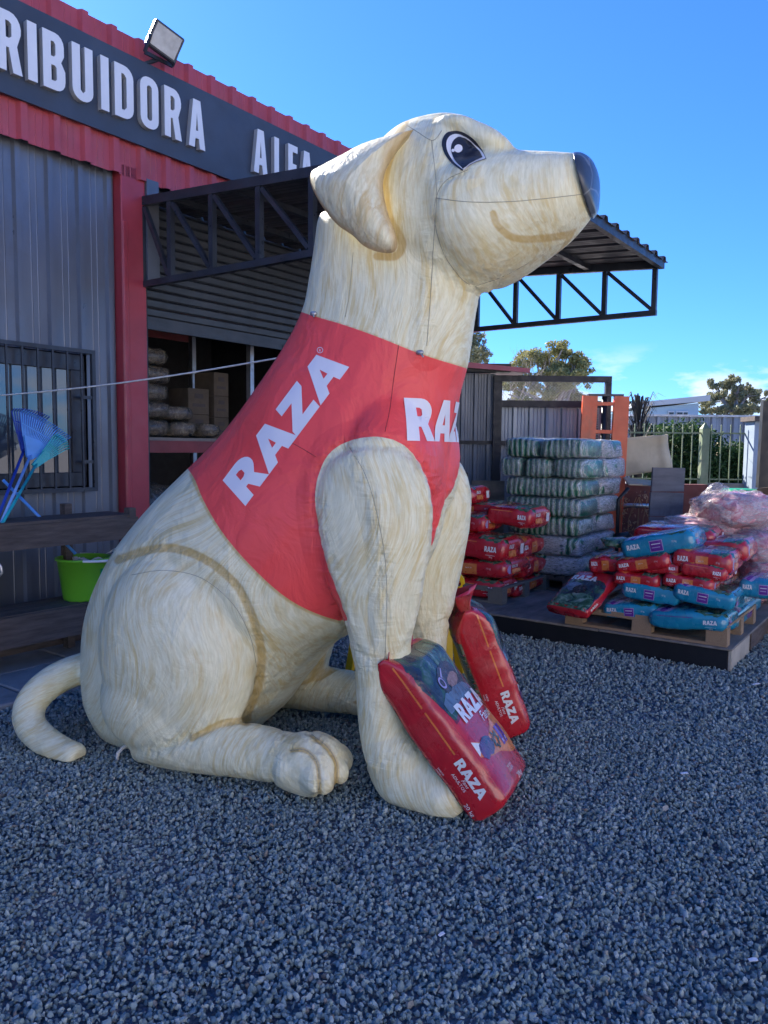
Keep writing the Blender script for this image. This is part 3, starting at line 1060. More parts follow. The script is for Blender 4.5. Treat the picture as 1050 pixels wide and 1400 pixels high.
# bucket
bk = empty('bucket', 'lime green plastic bucket with white handle on the lower shelf of the stand', 'bucket', mw=MB @ T(-.30, .585, .406) @ Matrix.Scale(1.2, 4))
b = B()
n = 28
prof = [(0, .004), (.118, .0), (.122, .01), (.152, .235), (.163, .238), (.163, .25), (.150, .25), (.12, .014), (0, .014)]
vs = [(r_ * math.cos(2 * math.pi * i / n), r_ * math.sin(2 * math.pi * i / n), z_) for r_, z_ in prof for i in range(n)]
b.add(vs, [(j * n + i, j * n + (i + 1) % n, (j + 1) * n + (i + 1) % n, (j + 1) * n + i) for j in range(len(prof) - 1) for i in range(n)])
bkm = b.build('body', M['green_plastic'], bk, smooth=True)
b = B(); b.tube([(.172 * math.cos(a), .172 * math.sin(a) , .245 + .012 * math.sin(a)) for a in [R(t) for t in range(-185, 6, 10)]][::-1] , .008, 8)
b.v = [(x, -y * 1.05, z) for x, y, z in b.v]
b.build('handle', M['white_plastic'], bk, smooth=True, mw=Matrix.Rotation(R(-60), 4, 'Z'))
bb = bvh_of(bkm.data)
def on_bucket(a0):
    return lambda x, y: (Vector((math.cos(a0 + x / .145) * .5, math.sin(a0 + x / .145) * .5, y)), -Vector((math.cos(a0 + x / .145), math.sin(a0 + x / .145), 0)))
dl = B()
g_ = grid_poly(-.05, .05, .1, .19, 8, 3)
cast_patch(dl, bb, *g_, on_bucket(R(65)), .0012)
dl.cur = 1
cast_patch(dl, bb, *grid_poly(-.02, .045, .12, .165, 6, 2), on_bucket(R(65)), .002)
dl.cur = 2
cast_patch(dl, bb, *grid_poly(-.046, -.024, .15, .18, 3, 2), on_bucket(R(65)), .002)
cast_patch(dl, bb, *grid_poly(-.046, -.024, .108, .135, 3, 2), on_bucket(R(65)), .002)
dl.cur = 3
cast_patch(dl, bb, *grid_poly(-.01, .03, .138, .155, 4, 2), on_bucket(R(65)), .0028)
dl.build('sticker', [M['green_box'], M['label_red'], M['label_blue'], M['label_yellow']], bk)
# white wringer basket behind the bucket
wr = empty('wringer_basket', 'white plastic mop wringer basket behind the green bucket', 'basket', mw=MB @ T(-.16, .50, .60))
b = B()
prof = [(.02, -.1), (.09, -.1), (.12, .07), (.15, .075), (.15, .085), (.115, .085), (.085, -.09), (.02, -.09)]
vs = [(r_ * 1.1 * math.cos(2 * math.pi * i / n), r_ * .8 * math.sin(2 * math.pi * i / n), z_ + .012 * math.sin(i * 1.7)) for r_, z_ in prof for i in range(n)]
b.add(vs, [(j * n + i, j * n + (i + 1) % n, (j + 1) * n + (i + 1) % n, (j + 1) * n + i) for j in range(len(prof) - 1) for i in range(n)])
b.build('basket_body', M['white_plastic'], wr, smooth=True)
b = B(); b.tube([(.1, 0, .09), (.14, .05, .13), (.2, .06, .12)], .008)
b.build('lever', M['white_plastic'], wr, smooth=True)
o = lump('plastic_bag', M['bag_lilac'], None, MB @ T(.16, .62, .5), .22, .2, .24, 77, amp=.5)
tag(o, 'crumpled pale plastic bag at the end of the stand behind the dog', 'bag')

# leaf rakes leaning on the window and a broom handle
def rake(label, hpx, tpx, v0, v1, mat_head, mat_stick, fan, spread, nt, flip=1, u_extra=0):
    """handle from hpx (bottom) to tpx (throat of the head), drawn in the plane of the stand; fan of tines beyond"""
    a = onv(*hpx, v0)
    t = onv(*tpx, v1)
    A = Vector((a[0], v0, a[1]))
    Tt = Vector((t[0], v1, t[1]))
    o = empty('leaf_rake', label, 'rake', group='plastic leaf rakes leaning on the window grille', mw=MB)
    d = (Tt - A).normalized()
    b = B(); b.tube([A - d * .35, Tt], .0105, 8)
    b.build('stick', mat_stick, o, smooth=True)
    f = Vector((math.sin(R(fan)), 0, math.cos(R(fan))))       # direction of the head
    s = Vector((f.z, 0, -f.x))
    nrm = Vector((0, 1, 0))
    hb = B()
    # triangular palm
    L1_ = .10
    P = [Tt - f * .03 - s * .018, Tt - f * .03 + s * .018, Tt + f * L1_ + s * spread * .55, Tt + f * (L1_ + .02), Tt + f * L1_ - s * spread * .55]
    vs = [p + nrm * .012 for p in P] + [p - nrm * .012 for p in P]
    hb.add(vs, [(0, 1, 2, 3, 4), (9, 8, 7, 6, 5)] + [(i, 5 + i, 5 + (i + 1) % 5, (i + 1) % 5) for i in range(5)])
    hd = hb.build('head', mat_head, o)
    for i in range(nt):
        q = -1 + 2 * i / (nt - 1)
        p0 = Tt + f * (L1_ - .01) + s * spread * .55 * q
        p1 = Tt + f * (L1_ + .15 * (1 - .12 * q * q)) + s * spread * q
        p2 = p1 + f * .02 + nrm * .035 * flip
        tb = B(); tb.beam(p0, p1, .0075, .006, (0, 1, 0)); tb.beam(p1, p2, .007, .005, (0, 1, 0))
        tb.build('tine', mat_head, hd)
    b = B()
    b.beam(Tt + f * (L1_ + .07) - s * spread * .78, Tt + f * (L1_ + .07) + s * spread * .78, .008, .006, (0, 1, 0))
    b.build('cross_bar', mat_head, hd)
    return o
rake('blue leaf rake with wide fan of tines, front one against the grille', (8, 700), (42, 622), .62, .30, M['blue_plastic'], M['sky_plastic'], 28, .195, 23)
rake('dark blue leaf rake half hidden behind the front blue rake', (0, 700), (34, 612), .60, .24, M['navy_plastic'], M['navy_plastic'], 10, .13, 15)
rake('small teal leaf rake below the two blue rakes', (12, 700), (50, 634), .64, .34, M['teal_plastic'], M['teal_plastic'], 50, .065, 9)
a = onv(4, 656, .35)
c = onv(108, 758, .66)
ax, cx = Vector((a[0], .35, a[1])), Vector((c[0], .62, c[1]))
b = B(); b.tube([ax, cx], .011, 10)
o = b.build('broom_handle', M['blue_plastic'], mw=MB, smooth=True)
tag(o, 'blue broom handle slanting down into the green bucket', 'broom handle')
b = B(); p_ = at(0, 775, 3.2)
b.tube([p_ + np.array(q) for q in ((-.05, 0, .05), (-.02, 0, .035), (.004, 0, .0), (.008, 0, -.025), (-.004, 0, -.04), (-.03, 0, -.03))], .006, 8)
o = b.build('hook', M['galv'], smooth=True)
tag(o, 'shiny metal hook hanging at the left picture edge near the stand', 'hook')
b = B(); b.tube([p_ + np.array((-.05, 0, .05)), p_ + np.array((-.25, .05, .3)), at(-120, 650, 3.3)], .004, 6)
b.build('hook_wire', M['galv'], o)

# ------------------------------------------------------------------ sunlit houses across the yard (mirrored in the shop window)
M['stucco'] = paint('stucco', (.8, .8, .78), .85, var=.06, scale=1.5, bump=.3, bscale=30)
M['stucco_pink'] = paint('stucco_pink', (.78, .72, .67), .85, var=.06, scale=1.5, bump=.3, bscale=30)
for (u0, u1, hgt, mm, lab) in ((-20, -8.3, 5.2, 'stucco', 'long white sunlit stucco house across the yard, mirrored in the window'), (-8, 3.5, 4.8, 'stucco_pink', 'pale pink sunlit stucco house across the yard, mirrored in the window')):
    h = empty('yard_house', lab, 'house', mw=MB @ T(0, 13.5, 0))
    b = B(); b.box(u0, u1, 0, 7, 0, hgt)
    w_ = b.build('wall', M[mm], h)
    b = B(); b.box(u0 - .3, u1 + .3, -.35, 7.3, hgt + .002, hgt + .18)
    b.build('roof', M['house_roof'], h)
    u = u0 + 1.5
    while u < u1 - 1.4:
        b = B(); b.box(u, u + 1.1, -.03, -.004, 1.1, 2.3)
        fr = b.build('window', M['shed_white'], h)
        b = B(); b.box(u + .07, u + 1.03, -.045, -.032, 1.17, 2.23)
        b.build('pane', M['house_glass'], fr)
        u += 3.4

# ================================================================== THE INFLATABLE DOG
DF = Vector((.927, -.375, 0)).normalized()      # where the dog faces
DL = Vector((.375, .927, 0)).normalized()       # its far side
DC = Vector((.231, 3.526, 0))                   # middle between the front feet, on the ground
MD = Matrix(((DF.x, DL.x, 0, DC.x), (DF.y, DL.y, 0, DC.y), (0, 0, 1, 0), (0, 0, 0, 1)))
MDI = MD.inverted()
def dp(px, py, lat=0.):
    """picture point -> dog frame, on the plane at sideways distance lat"""
    d = Vector(ray(px, py))
    o = Vector(EYE)
    t = (lat - (o - DC).dot(DL)) / d.dot(DL)
    return MDI @ (o + d * t)
def catmull(rows, sub):
    """rows of numbers, smooth interpolation"""
    P = np.array(rows, float)
    P = np.vstack([2 * P[0] - P[1], P, 2 * P[-1] - P[-2]])
    out = []
    for i in range(1, len(P) - 2):
        for k_ in range(sub):
            t = k_ / sub
            a, b_, c, d = P[i - 1:i + 3]
            out.append(.5 * ((2 * b_) + (-a + c) * t + (2 * a - 5 * b_ + 4 * c - d) * t * t + (-a + 3 * b_ - 3 * c + d) * t ** 3))
    out.append(P[-2])
    return np.array(out)
dog_parts = B()
def loft(rows, lat=0., n=28, sub=6, e=2.0, store=dog_parts, latw=None, mirror=False, only=0):
    """rows: (ax, ay, bx, by, halfwidth[, lateral]) two silhouette points in the picture and the sideways half width in metres"""
    rws = []
    for r_ in rows:
        l_ = r_[5] if len(r_) > 5 else lat
        a, b_ = dp(r_[0], r_[1], l_), dp(r_[2], r_[3], l_)
        rws.append([*a, *b_, r_[4]])
    rws = catmull(rws, sub)
    for sgn in ((only,) if only else (1, -1) if mirror else (1,)):
        vs, fs = [], []
        for r_ in rws:
            a, b_ = Vector(r_[:3]), Vector(r_[3:6])
            c, h = (a + b_) / 2, (a - b_) / 2
            for j in range(n):
                t = 2 * math.pi * j / n
                ct, st_ = math.cos(t), math.sin(t)
                f = lambda q: math.copysign(abs(q) ** (2 / e), q)
                p = c + h * f(ct) + Vector((0, 1, 0)) * (r_[6] * f(st_))
                vs.append((p.x, p.y * sgn, p.z))
        m = len(rws)
        for i in range(m - 1):
            for j in range(n):
                q = (i * n + j, i * n + (j + 1) % n, (i + 1) * n + (j + 1) % n, (i + 1) * n + j)
                fs.append(q if sgn > 0 else q[::-1])
        c0, c1 = len(vs), len(vs) + 1
        vs.append(tuple(np.mean(vs[:n], 0)))
        vs.append(tuple(np.mean(vs[(m - 1) * n:m * n], 0)))
        for j in range(n):
            q = (c0, (j + 1) % n, j)
            w_ = (c1, (m - 1) * n + j, (m - 1) * n + (j + 1) % n)
            fs += [q, w_] if sgn > 0 else [q[::-1], w_[::-1]]
        store.add(vs, fs)
def ellip(px, py, lat, rx, rz, ry, tilt=0., store=dog_parts, mirror=True):
    c = dp(px, py, lat)
    s_ = (Vector(MD @ c) - Vector(EYE)).length / 1100.
    vs, fs = rounded(2 * rx * s_, 2 * ry, 2 * rz * s_, 32, 20, 2.0)
    m_ = Matrix.Translation(c) @ Matrix.Rotation(tilt, 4, 'Y')
    w_ = [m_ @ Vector(v) for v in vs]
    store.add(w_, fs)
    if mirror:
        store.add([(v.x, -v.y, v.z) for v in w_], [f[::-1] for f in fs])
# torso and neck
loft([
 (470, 300, 625, 345, .22),
 (446, 300, 640, 345, .28),
 (438, 345, 651, 392, .30),
 (432, 385, 646, 432, .31),
 (424, 428, 637, 492, .33),
 (400, 480, 624, 540, .36),
 (362, 540, 612, 610, .42),
 (318, 597, 604, 690, .46),
 (270, 645, 585, 765, .50),
 (226, 690, 530, 840, .53),
 (184, 748, 455, 880, .55),
 (158, 810, 410, 930, .55),
 (150, 870, 375, 975, .53),
 (152, 930, 330, 1008, .46),
 (170, 985, 280, 1020, .32),
 (190, 1008, 235, 1022, .16)], e=2.15)
# chest fullness between the shoulders
ellip(536, 640, -.12, 70, 120, .34, .1)
# thighs
ellip(242, 893, -.42, 118, 140, .25, -.12)
ellip(226, 955, -.42, 92, 76, .24, -.1)
# lower hind legs and paws
loft([(195, 985, 195, 1040, .1), (240, 980, 235, 1048, .13), (300, 984, 290, 1056, .135), (350, 992, 345, 1063, .13), (385, 1001, 375, 1068, .12), (410, 1010, 398, 1068, .11)], lat=-.47, mirror=True)
loft([(385, 1008, 378, 1062, .10), (405, 1003, 392, 1074, .135), (426, 1003, 414, 1083, .142), (446, 1011, 434, 1086, .142), (461, 1027, 452, 1081, .13), (469, 1045, 463, 1071, .09)], lat=-.47, mirror=True)
# toes pushed out of the paw
for (x_, y_, l_, r1) in ((432, 1064, -.565, 26), (452, 1052, -.47, 26), (458, 1036, -.37, 26)):
    ellip(x_, y_, l_, r1, r1 * .8, .06, .3)
# front legs
FL = -.35
LEG = [
 (500, 612, 540, 610, .10),
 (464, 625, 562, 622, .15),
 (440, 655, 583, 650, .165),
 (431, 695, 592, 690, .175),
 (436, 740, 590, 735, .175),
 (450, 790, 582, 785, .17),
 (466, 830, 574, 828, .155),
 (479, 870, 565, 868, .14),
 (488, 912, 557, 908, .125),
 (491, 955, 553, 950, .12),
 (496, 1000, 556, 990, .12),
 (503, 1035, 572, 1015, .125),
 (514, 1068, 592, 1038, .13),
 (532, 1090, 612, 1050, .14),
 (565, 1101, 634, 1062, .145),
 (592, 1110, 642, 1074, .135),
 (616, 1115, 650, 1090, .10)]
loft(LEG, lat=FL)
loft([(r_[0] - 8, r_[1], r_[2] - 8, r_[3], r_[4]) for r_ in LEG[:13] + [(530, 1090, 604, 1050, .135), (548, 1098, 615, 1064, .12), (562, 1100, 618, 1082, .08)]], lat=-.33, only=-1)
# head
loft([
 (476, 272, 474, 310, .12),
 (492, 262, 484, 345, .20),
 (520, 226, 508, 378, .26),
 (554, 184, 548, 400, .30),
 (595, 167, 595, 412, .32),
 (632, 164, 640, 405, .31),
 (664, 182, 672, 392, .26),
 (695, 201, 690, 380, .20),
 (720, 216, 710, 360, .12)], e=2.3)
# brow ridge and flat cheek
ellip(660, 192, -.17, 48, 17, .10, .5)
ellip(630, 176, -.18, 34, 13, .10, .3)
# muzzle
loft([
 (596, 262, 602, 322, .20),
 (606, 244, 616, 358, .31),
 (632, 232, 640, 383, .365),
 (664, 224, 668, 391, .38),
 (700, 217, 702, 377, .35),
 (735, 216, 738, 353, .30),
 (765, 216, 772, 328, .25),
 (790, 217, 795, 305, .20),
 (806, 222, 808, 289, .15),
 (815, 234, 813, 278, .09)], e=2.35)
# tail
tb = []
for px_, py_, Y_, r_ in ((150, 900, 4.15, .085), (118, 912, 4.05, .085), (85, 924, 3.95, .083), (57, 943, 3.86, .08), (40, 968, 3.8, .078), (42, 993, 3.74, .074), (62, 1013, 3.68, .07), (85, 1027, 3.62, .066), (103, 1034, 3.58, .062), (108, 1037, 3.57, .045)):
    q = MDI @ Vector(at(px_, py_, Y_))
    tb.append([*q, r_])
tb = catmull(tb, 5)
dog_parts.tube([q[:3] for q in tb], [q[3] for q in tb], 20)

raw = dog_parts.build('raw', M['beige'])
md = raw.modifiers.new('r', 'REMESH')
md.mode = 'VOXEL'
md.voxel_size = .0125
md.use_smooth_shade = True
ms = raw.modifiers.new('s', 'SMOOTH')
ms.factor = .5
ms.iterations = 4
dg = bpy.context.evaluated_depsgraph_get()
body = bpy.data.meshes.new_from_object(raw.evaluated_get(dg))
bpy.data.objects.remove(raw)
body.materials.clear()
nv = len(body.vertices)
co = np.empty(nv * 3)
body.vertices.foreach_get('co', co)
co = co.reshape(-1, 3)
nr = np.empty(nv * 3)
body.vertices.foreach_get('normal', nr)
nr = nr.reshape(-1, 3)
# everything rests on the gravel
co[:, 2] = np.where(co[:, 2] < .012, .012 + (co[:, 2] - .012) * .05, co[:, 2])

def to_px(P):
    """dog-frame points (near side) -> picture"""
    Wd = np.array(MD)[:3, :3] @ P.T
    Wd = Wd.T + np.array(DC)
    d = Wd - EYE
    z = d @ FW
    return np.stack([525 + FPX * (d @ RT) / z, 700 - FPX * (d @ UP) / z], 1)
Pm = co.copy()
Pm[:, 1] = -np.abs(Pm[:, 1])
pix = to_px(Pm)
def seg_dist(p, poly, closed=False):
    q = np.array(poly, float)
    best = np.full(len(p), 1e9)
    m = len(q) if closed else len(q) - 1
    for i in range(m):
        a, b_ = q[i], q[(i + 1) % len(q)]
        ab = b_ - a
        t = np.clip(((p - a) @ ab) / (ab @ ab + 1e-9), 0, 1)
        best = np.minimum(best, np.linalg.norm(p - (a + t[:, None] * ab), axis=1))
    return best
def inside(p, poly):
    q = np.array(poly, float)
    c = np.zeros(len(p), bool)
    for i in range(len(q)):
        a, b_ = q[i], q[i - 1]
        cond = ((a[1] > p[:, 1]) != (b_[1] > p[:, 1]))
        with np.errstate(divide='ignore', invalid='ignore'):
            xi = (b_[0] - a[0]) * (p[:, 1] - a[1]) / (b_[1] - a[1]) + a[0]
        c ^= cond & (p[:, 0] < xi)
    return c
def curve(pts_, sub=6):
    return [tuple(q) for q in catmull(pts_, sub)]
def sdf(p, poly):
    d = seg_dist(p, poly, True)
    return np.where(inside(p, poly), d, -d)
NECK = [(330, 400), (423, 430), (470, 444), (520, 462), (575, 484), (636, 503), (740, 535)]
HEM = [(740, 640), (650, 668), (629, 700), (612, 738), (592, 766), (560, 810), (520, 845), (476, 851), (430, 838), (385, 812), (340, 770), (302, 725), (277, 683), (262, 648), (230, 610)]
VEST = curve(NECK, 4) + curve(HEM, 4)
HOLE = curve([(437, 740), (431, 695), (433, 655), (448, 622), (475, 603), (508, 596), (545, 603), (570, 624), (586, 655), (594, 700), (592, 742), (588, 776), (578, 830), (565, 870), (540, 900), (500, 900), (478, 870), (462, 820), (448, 780), (437, 740)], 4)
# whether a vertex belongs to the limb surface is told by its sideways reach
vest = np.minimum(sdf(pix, VEST), -sdf(pix, HOLE))
# the chest between the legs stays red only above the fork
gold = np.full(nv, 99.)
for line, w_ in ((curve([(160, 765), (200, 752), (240, 750), (285, 768), (322, 800), (345, 845), (358, 895), (352, 945), (336, 985)]), 5.5),
                 (curve([(262, 1010), (300, 990), (340, 984)]), 4),
                 (curve([(674, 292), (681, 309), (700, 324), (730, 327), (775, 321), (800, 312)]), 4.6),
                 (curve(HEM[6:14]), 3.2), (curve(NECK[1:6]), 1.2),
                 (curve([(555, 166), (537, 205), (526, 245), (532, 295), (546, 322), (550, 336), (541, 350), (515, 350)]), 5),
                 (curve([(398, 1025), (418, 1026), (434, 1045), (437, 1085)]), 2.8),
                 (curve([(425, 1005), (448, 1022), (460, 1045), (460, 1078)]), 2.8)):
    dd_ = seg_dist(pix, line) - w_
    if w_ in (3.2, 1.2):
        dd_ = np.where(sdf(pix, HOLE) > -2, 99, dd_)
    gold = np.minimum(gold, dd_)
def set_attr(me, name, data):
    a = me.attributes.new(name, 'FLOAT', 'POINT')
    a.data.foreach_set('value', np.asarray(data, np.float32))
set_attr(body, 'vest', vest)
set_attr(body, 'gold', gold)
# direction-warped coordinates for the printed fur: strokes follow the limbs
ang = .25 + .55 * np.sin(co[:, 0] * 1.7 + .6) * np.cos(co[:, 2] * 1.3) + np.where(co[:, 2] > 2.1, -.25, 0)
ax_ = co[:, 0] * np.cos(.0) + .35 * np.abs(co[:, 1])
warp = .10 * np.sin(co[:, 2] * 4.1 + co[:, 0] * 2) + .07 * np.sin(co[:, 2] * 7.7 + 1) + .05 * np.sin(co[:, 0] * 9)
rump = 1 / (1 + np.exp((co[:, 0] + .45) * 7))
fa = co[:, 0] + warp - .42 * (co[:, 2] - 1) * rump + .12 * co[:, 2] * (1 - rump)
fb = co[:, 2] - .2 * co[:, 0]
a3 = body.attributes.new('fur', 'FLOAT_VECTOR', 'POINT')
a3.data.foreach_set('vector', np.stack([fa, co[:, 1], fb], 1).astype(np.float32).ravel())

# inflated relief: pinched seams and slack folds, really displaced
def pinch(line, w_, depth):
    d = seg_dist(pix, line)
    return -depth * np.exp(-(d / w_) ** 2)
disp = np.zeros(nv)
SEAM_THIGH = curve([(180, 788), (225, 780), (275, 790), (318, 825), (342, 870), (352, 920)])
LINES = dict(
 thigh=(curve([(160, 765), (200, 752), (240, 750), (285, 768), (322, 800), (345, 845), (358, 895), (352, 945), (336, 985)]), 6, .012),
 leg=(curve([(478, 610), (500, 650), (515, 700), (526, 760), (529, 820), (527, 880), (526, 906)]), 3, .004),
 hole=(HOLE, 4, .010),
 muz=(curve([(640, 232), (610, 247), (597, 268), (594, 300), (606, 345), (628, 378), (648, 393)]), 4, .008),
 toe1=(curve([(398, 1025), (418, 1026), (434, 1045), (437, 1089)]), 4, .014),
 toe2=(curve([(425, 1003), (448, 1022), (460, 1045), (460, 1082)]), 4, .014),
 hock=(curve([(205, 1032), (262, 1008), (320, 986)]), 4, .010),
 ankle=(curve([(388, 1000), (376, 1040), (372, 1072)]), 3, .006),
 heel=(curve([(500, 1045), (540, 1035), (580, 1010)]), 3, .006),
 wrist=(curve([(487, 915), (525, 912), (560, 908)]), 2.5, .006),
 neck=(curve([(592, 195), (596, 262), (592, 330), (588, 400), (583, 482)]), 3, .004),
)
for ln, w_, dep in LINES.values():
    disp += pinch(ln, w_, dep)
for i in range(nv):
    pass
# fabric puckers: fine ridges across seams, fading away from them
seamd = np.full(nv, 99.)
for ln, w_, dep in LINES.values():
    seamd = np.minimum(seamd, seg_dist(pix, ln))
set_attr(body, 'seam', seamd)
for i in np.nonzero(seamd < 34)[0]:
    p_ = Vector(co[i])
    a_ = noise.noise(Vector((p_.x * 13, p_.y * 13, p_.z * 13)))
    b_ = noise.noise(Vector((p_.x * 26 + 5, p_.y * 26, p_.z * 26)))
    disp[i] += (.006 * a_ + .0045 * b_) * math.exp(-(seamd[i] / 15) ** 2)
for i in range(nv):
    p_ = Vector(co[i])
    disp[i] += .006 * noise.noise(Vector((p_.x * 3.2, p_.y * 3.2, p_.z * 2.1)))
co += nr * disp[:, None]
body.vertices.foreach_set('co', co.astype(np.float32).ravel())
body.update()

k = N('dog_fabric')
def attr(name, typ='Fac'):
    a = k.n('Attribute')
    a.attribute_name = name
    return a.outputs[typ]
fur = attr('fur', 'Vector')
def mapped(v, sc, rot=(0, 0, 0)):
    m = k.n('Mapping')
    m.inputs['Scale'].default_value = sc
    m.inputs['Rotation'].default_value = rot
    k.l(v, m.inputs[0])
    return m.outputs[0]
# warp the stroke coordinates with soft noise so that the coat swirls
nz = k.n('TexNoise')
nz.inputs['Scale'].default_value = 1.7
nz.inputs['Detail'].default_value = 1
k.l(fur, nz.inputs['Vector'])
va = k.n('VectorMath', operation='MULTIPLY_ADD')
k.l(nz.outputs[1], va.inputs[0])
va.inputs[1].default_value = (.2, .1, .2)
k.l(fur, va.inputs[2])
wv = va.outputs[0]
s1 = k.noise(mapped(wv, (62, 13, 8.0)), 1.0, 5, .62)
s2 = k.noise(mapped(wv, (150, 30, 18)), 1.0, 4, .6)
s3 = k.noise(mapped(wv, (15, 5, 3.2)), 1.0, 3, .5)
s4 = k.noise(mapped(wv, (5, 3, 3)), 1.0, 3, .55)
cream = k.mix(k.rng(s2, .35, .65), (.74, .71, .48), (.88, .85, .62))
wm = k.math('MULTIPLY', k.rng(s1, .45, .62, 0, 1), k.rng(s4, .36, .58, .18, 1))
c1 = k.mix(k.math('MULTIPLY', wm, .58), cream, (.66, .52, .20))
wm2 = k.math('MULTIPLY', k.rng(s3, .50, .66, 0, 1), k.rng(s1, .4, .56, .2, 1))
c1 = k.mix(k.math('MULTIPLY', wm2, .5), c1, (.64, .48, .18))
gm_ = k.rng(attr('gold'), 2.2, -1.5, 0, 1, True)
c1 = k.mix(k.math('MULTIPLY', gm_, k.rng(s1, .3, .62, .62, .95)), c1, (.58, .42, .16))
vcoord = k.coord('Object')
red = k.mix(k.rng(k.noise(vcoord, 3, 6, .6), .3, .7), (.86, .075, .075), (.93, .095, .095))
scr = k.math('MULTIPLY', k.rng(k.noise(mapped(vcoord, (6, 6, 40), (0, .9, 0)), 1.0, 6, .7), .70, .76), k.rng(k.noise(vcoord, 2.2, 2), .5, .62))
red = k.mix(k.math('MULTIPLY', scr, .35), red, (.8, .55, .55))
vm = k.rng(attr('vest'), -.35, .35, 0, 1)
k.base(k.mix(vm, c1, red))
k.l(k.rng(vm, 0, 1, .5, .42), k.b.inputs['Roughness'])
k.set(spec=.35, coat=.08, coatr=.35)
# slack ripples, stronger near seams
w1 = k.noise(mapped(vcoord, (3, 3, 2.2), (.3, .5, 0)), 2.2, 4, .55, .8)
sw = k.rng(attr('seam'), 0, 26, 1, 0)
w2 = k.noise(mapped(vcoord, (30, 30, 5), (0, .35, 0)), 1.0, 3, .5, .5)
w3 = k.noise(mapped(vcoord, (5, 5, 26), (0, -.2, 0)), 1.0, 3, .5, .6)
hh = k.math('ADD', k.math('MULTIPLY', k.math('ADD', w2, w3), k.math('MULTIPLY', sw, .5)), k.math('MULTIPLY', w1, .55))
b1 = k.bump(hh, .7, .045)
k.bump(k.noise(vcoord, 160, 2), .08, .001, b1)
M['dog'] = k.m
body.materials.append(M['dog'])
body.polygons.foreach_set('use_smooth', [True] * len(body.polygons))
dog = empty('inflatable_dog', 'giant cream inflatable dog sitting on the gravel in a red printed vest', 'inflatable', mw=MD)
bo = link('body', body, dog)
body.name = 'dog_body'
BV3 = bvh_of(body)

def px_ray(x, y):
    o = MDI @ Vector(EYE)
    d = MDI.to_3x3() @ Vector(ray(x, y))
    return o, d
def px_patch(name, mat, polys, off, maxlen=6, parent=dog):
    b = B()
    v, f = tess(polys)
    v, f = refine(v, f, maxlen)
    cast_patch(b, BV3, v, f, px_ray, off)
    return b.build(name, mat, parent, smooth=True)
# words on the vest
gl, wd = word('RAZA')
o_, bx, up_ = np.array((336, 692)), np.array((141, -189)), np.array((-31, -35))
b = B()
for g in gl:
    v, f = tess([[tuple(o_ + bx * (x / wd) + up_ * y) for x, y in p] for p in g])
    v, f = refine(v, f, 9)
    cast_patch(b, BV3, v, f, px_ray, .003)
k = N('vest_lettering')
k.base((.78, .78, .84))
k.bump(k.noise(k.coord('Object'), 6, 4), .2, .02)
k.set(rough=.45)
M['vest_white'] = k.m
b.build('lettering', M['vest_white'], dog, smooth=True)
# registered mark
b = B()
for ring in ([(438 + 4.2 * math.cos(t), 479 + 4.2 * math.sin(t)) for t in np.linspace(0, 2 * math.pi, 17)[:-1]],):
    inn = [(438 + 3.4 * math.cos(t), 479 + 3.4 * math.sin(t)) for t in np.linspace(0, 2 * math.pi, 17)[:-1]]
    v, f = tess([ring, inn])
    cast_patch(b, BV3, v, f, px_ray, .003)
v, f, w_ = small('R')
cast_patch(b, BV3, [(436.6 + x * 3.6, 481 - y * 3.6) for x, y in v], f, px_ray, .003)
b.build('registered_mark', M['vest_white'], dog)
# word across the chest, wrapped round the front
p0 = dp(604, 604, 0)
zb, zt = p0.z, dp(604, 549, 0).z
axis_x = dp(530, 580, 0).x
b = B()
span = R(57)
for g in gl:
    v, f = tess([[(x / wd, y) for x, y in p] for p in g])
    v, f = refine([(x, y * .12) for x, y in v], f, .03)
    v = [(x, y / .12) for x, y in v]
    def rr(x, y):
        a = -span + 2 * span * x
        d = Vector((-math.cos(a), -math.sin(a), 0))
        return Vector((axis_x, 0, zb + (zt - zb) * y)) - d * 1.6, d
    cast_patch(b, BV3, v, f, rr, .003)
b.build('lettering', M['vest_white'], dog, smooth=True)
# eye
k = N('eye_black'); k.base((.022, .026, .04)); k.set(rough=.35); M['eye_black'] = k.m
k = N('eye_white'); k.base((.74, .75, .78)); k.set(rough=.4); M['eye_white'] = k.m
OUT = curve([(632, 234), (618, 224), (608, 211), (604, 197), (608, 185), (618, 179), (632, 180), (648, 190), (658, 203), (665, 218)], 4) + [(652, 222), (642, 227)]
MID = curve([(634, 233), (622, 224), (613, 211), (610, 198), (614, 188), (624, 184), (638, 187), (651, 198), (660, 210), (664, 218)], 4) + [(652, 222), (642, 227)]
PUP = curve([(633, 232), (623, 222), (617, 210), (617, 199), (622, 191), (631, 188), (643, 192), (652, 202), (660, 217)], 4) + [(651, 221), (642, 226)]
circ = lambda x, y, r_: [(x + r_ * math.cos(t), y + r_ * math.sin(t)) for t in np.linspace(0, 2 * math.pi, 21)[:-1]]
eye = px_patch('eye', M['eye_black'], [OUT], .003, 5)
px_patch('white_ring', M['eye_white'], [MID], .005, 5, eye)
px_patch('pupil', M['eye_black'], [PUP], .007, 5, eye)
px_patch('highlight', M['eye_white'], [circ(626, 205, 5.6)], .009, 4, eye)
px_patch('highlight', M['eye_white'], [circ(619, 207.5, 2.2)], .009, 4, eye)
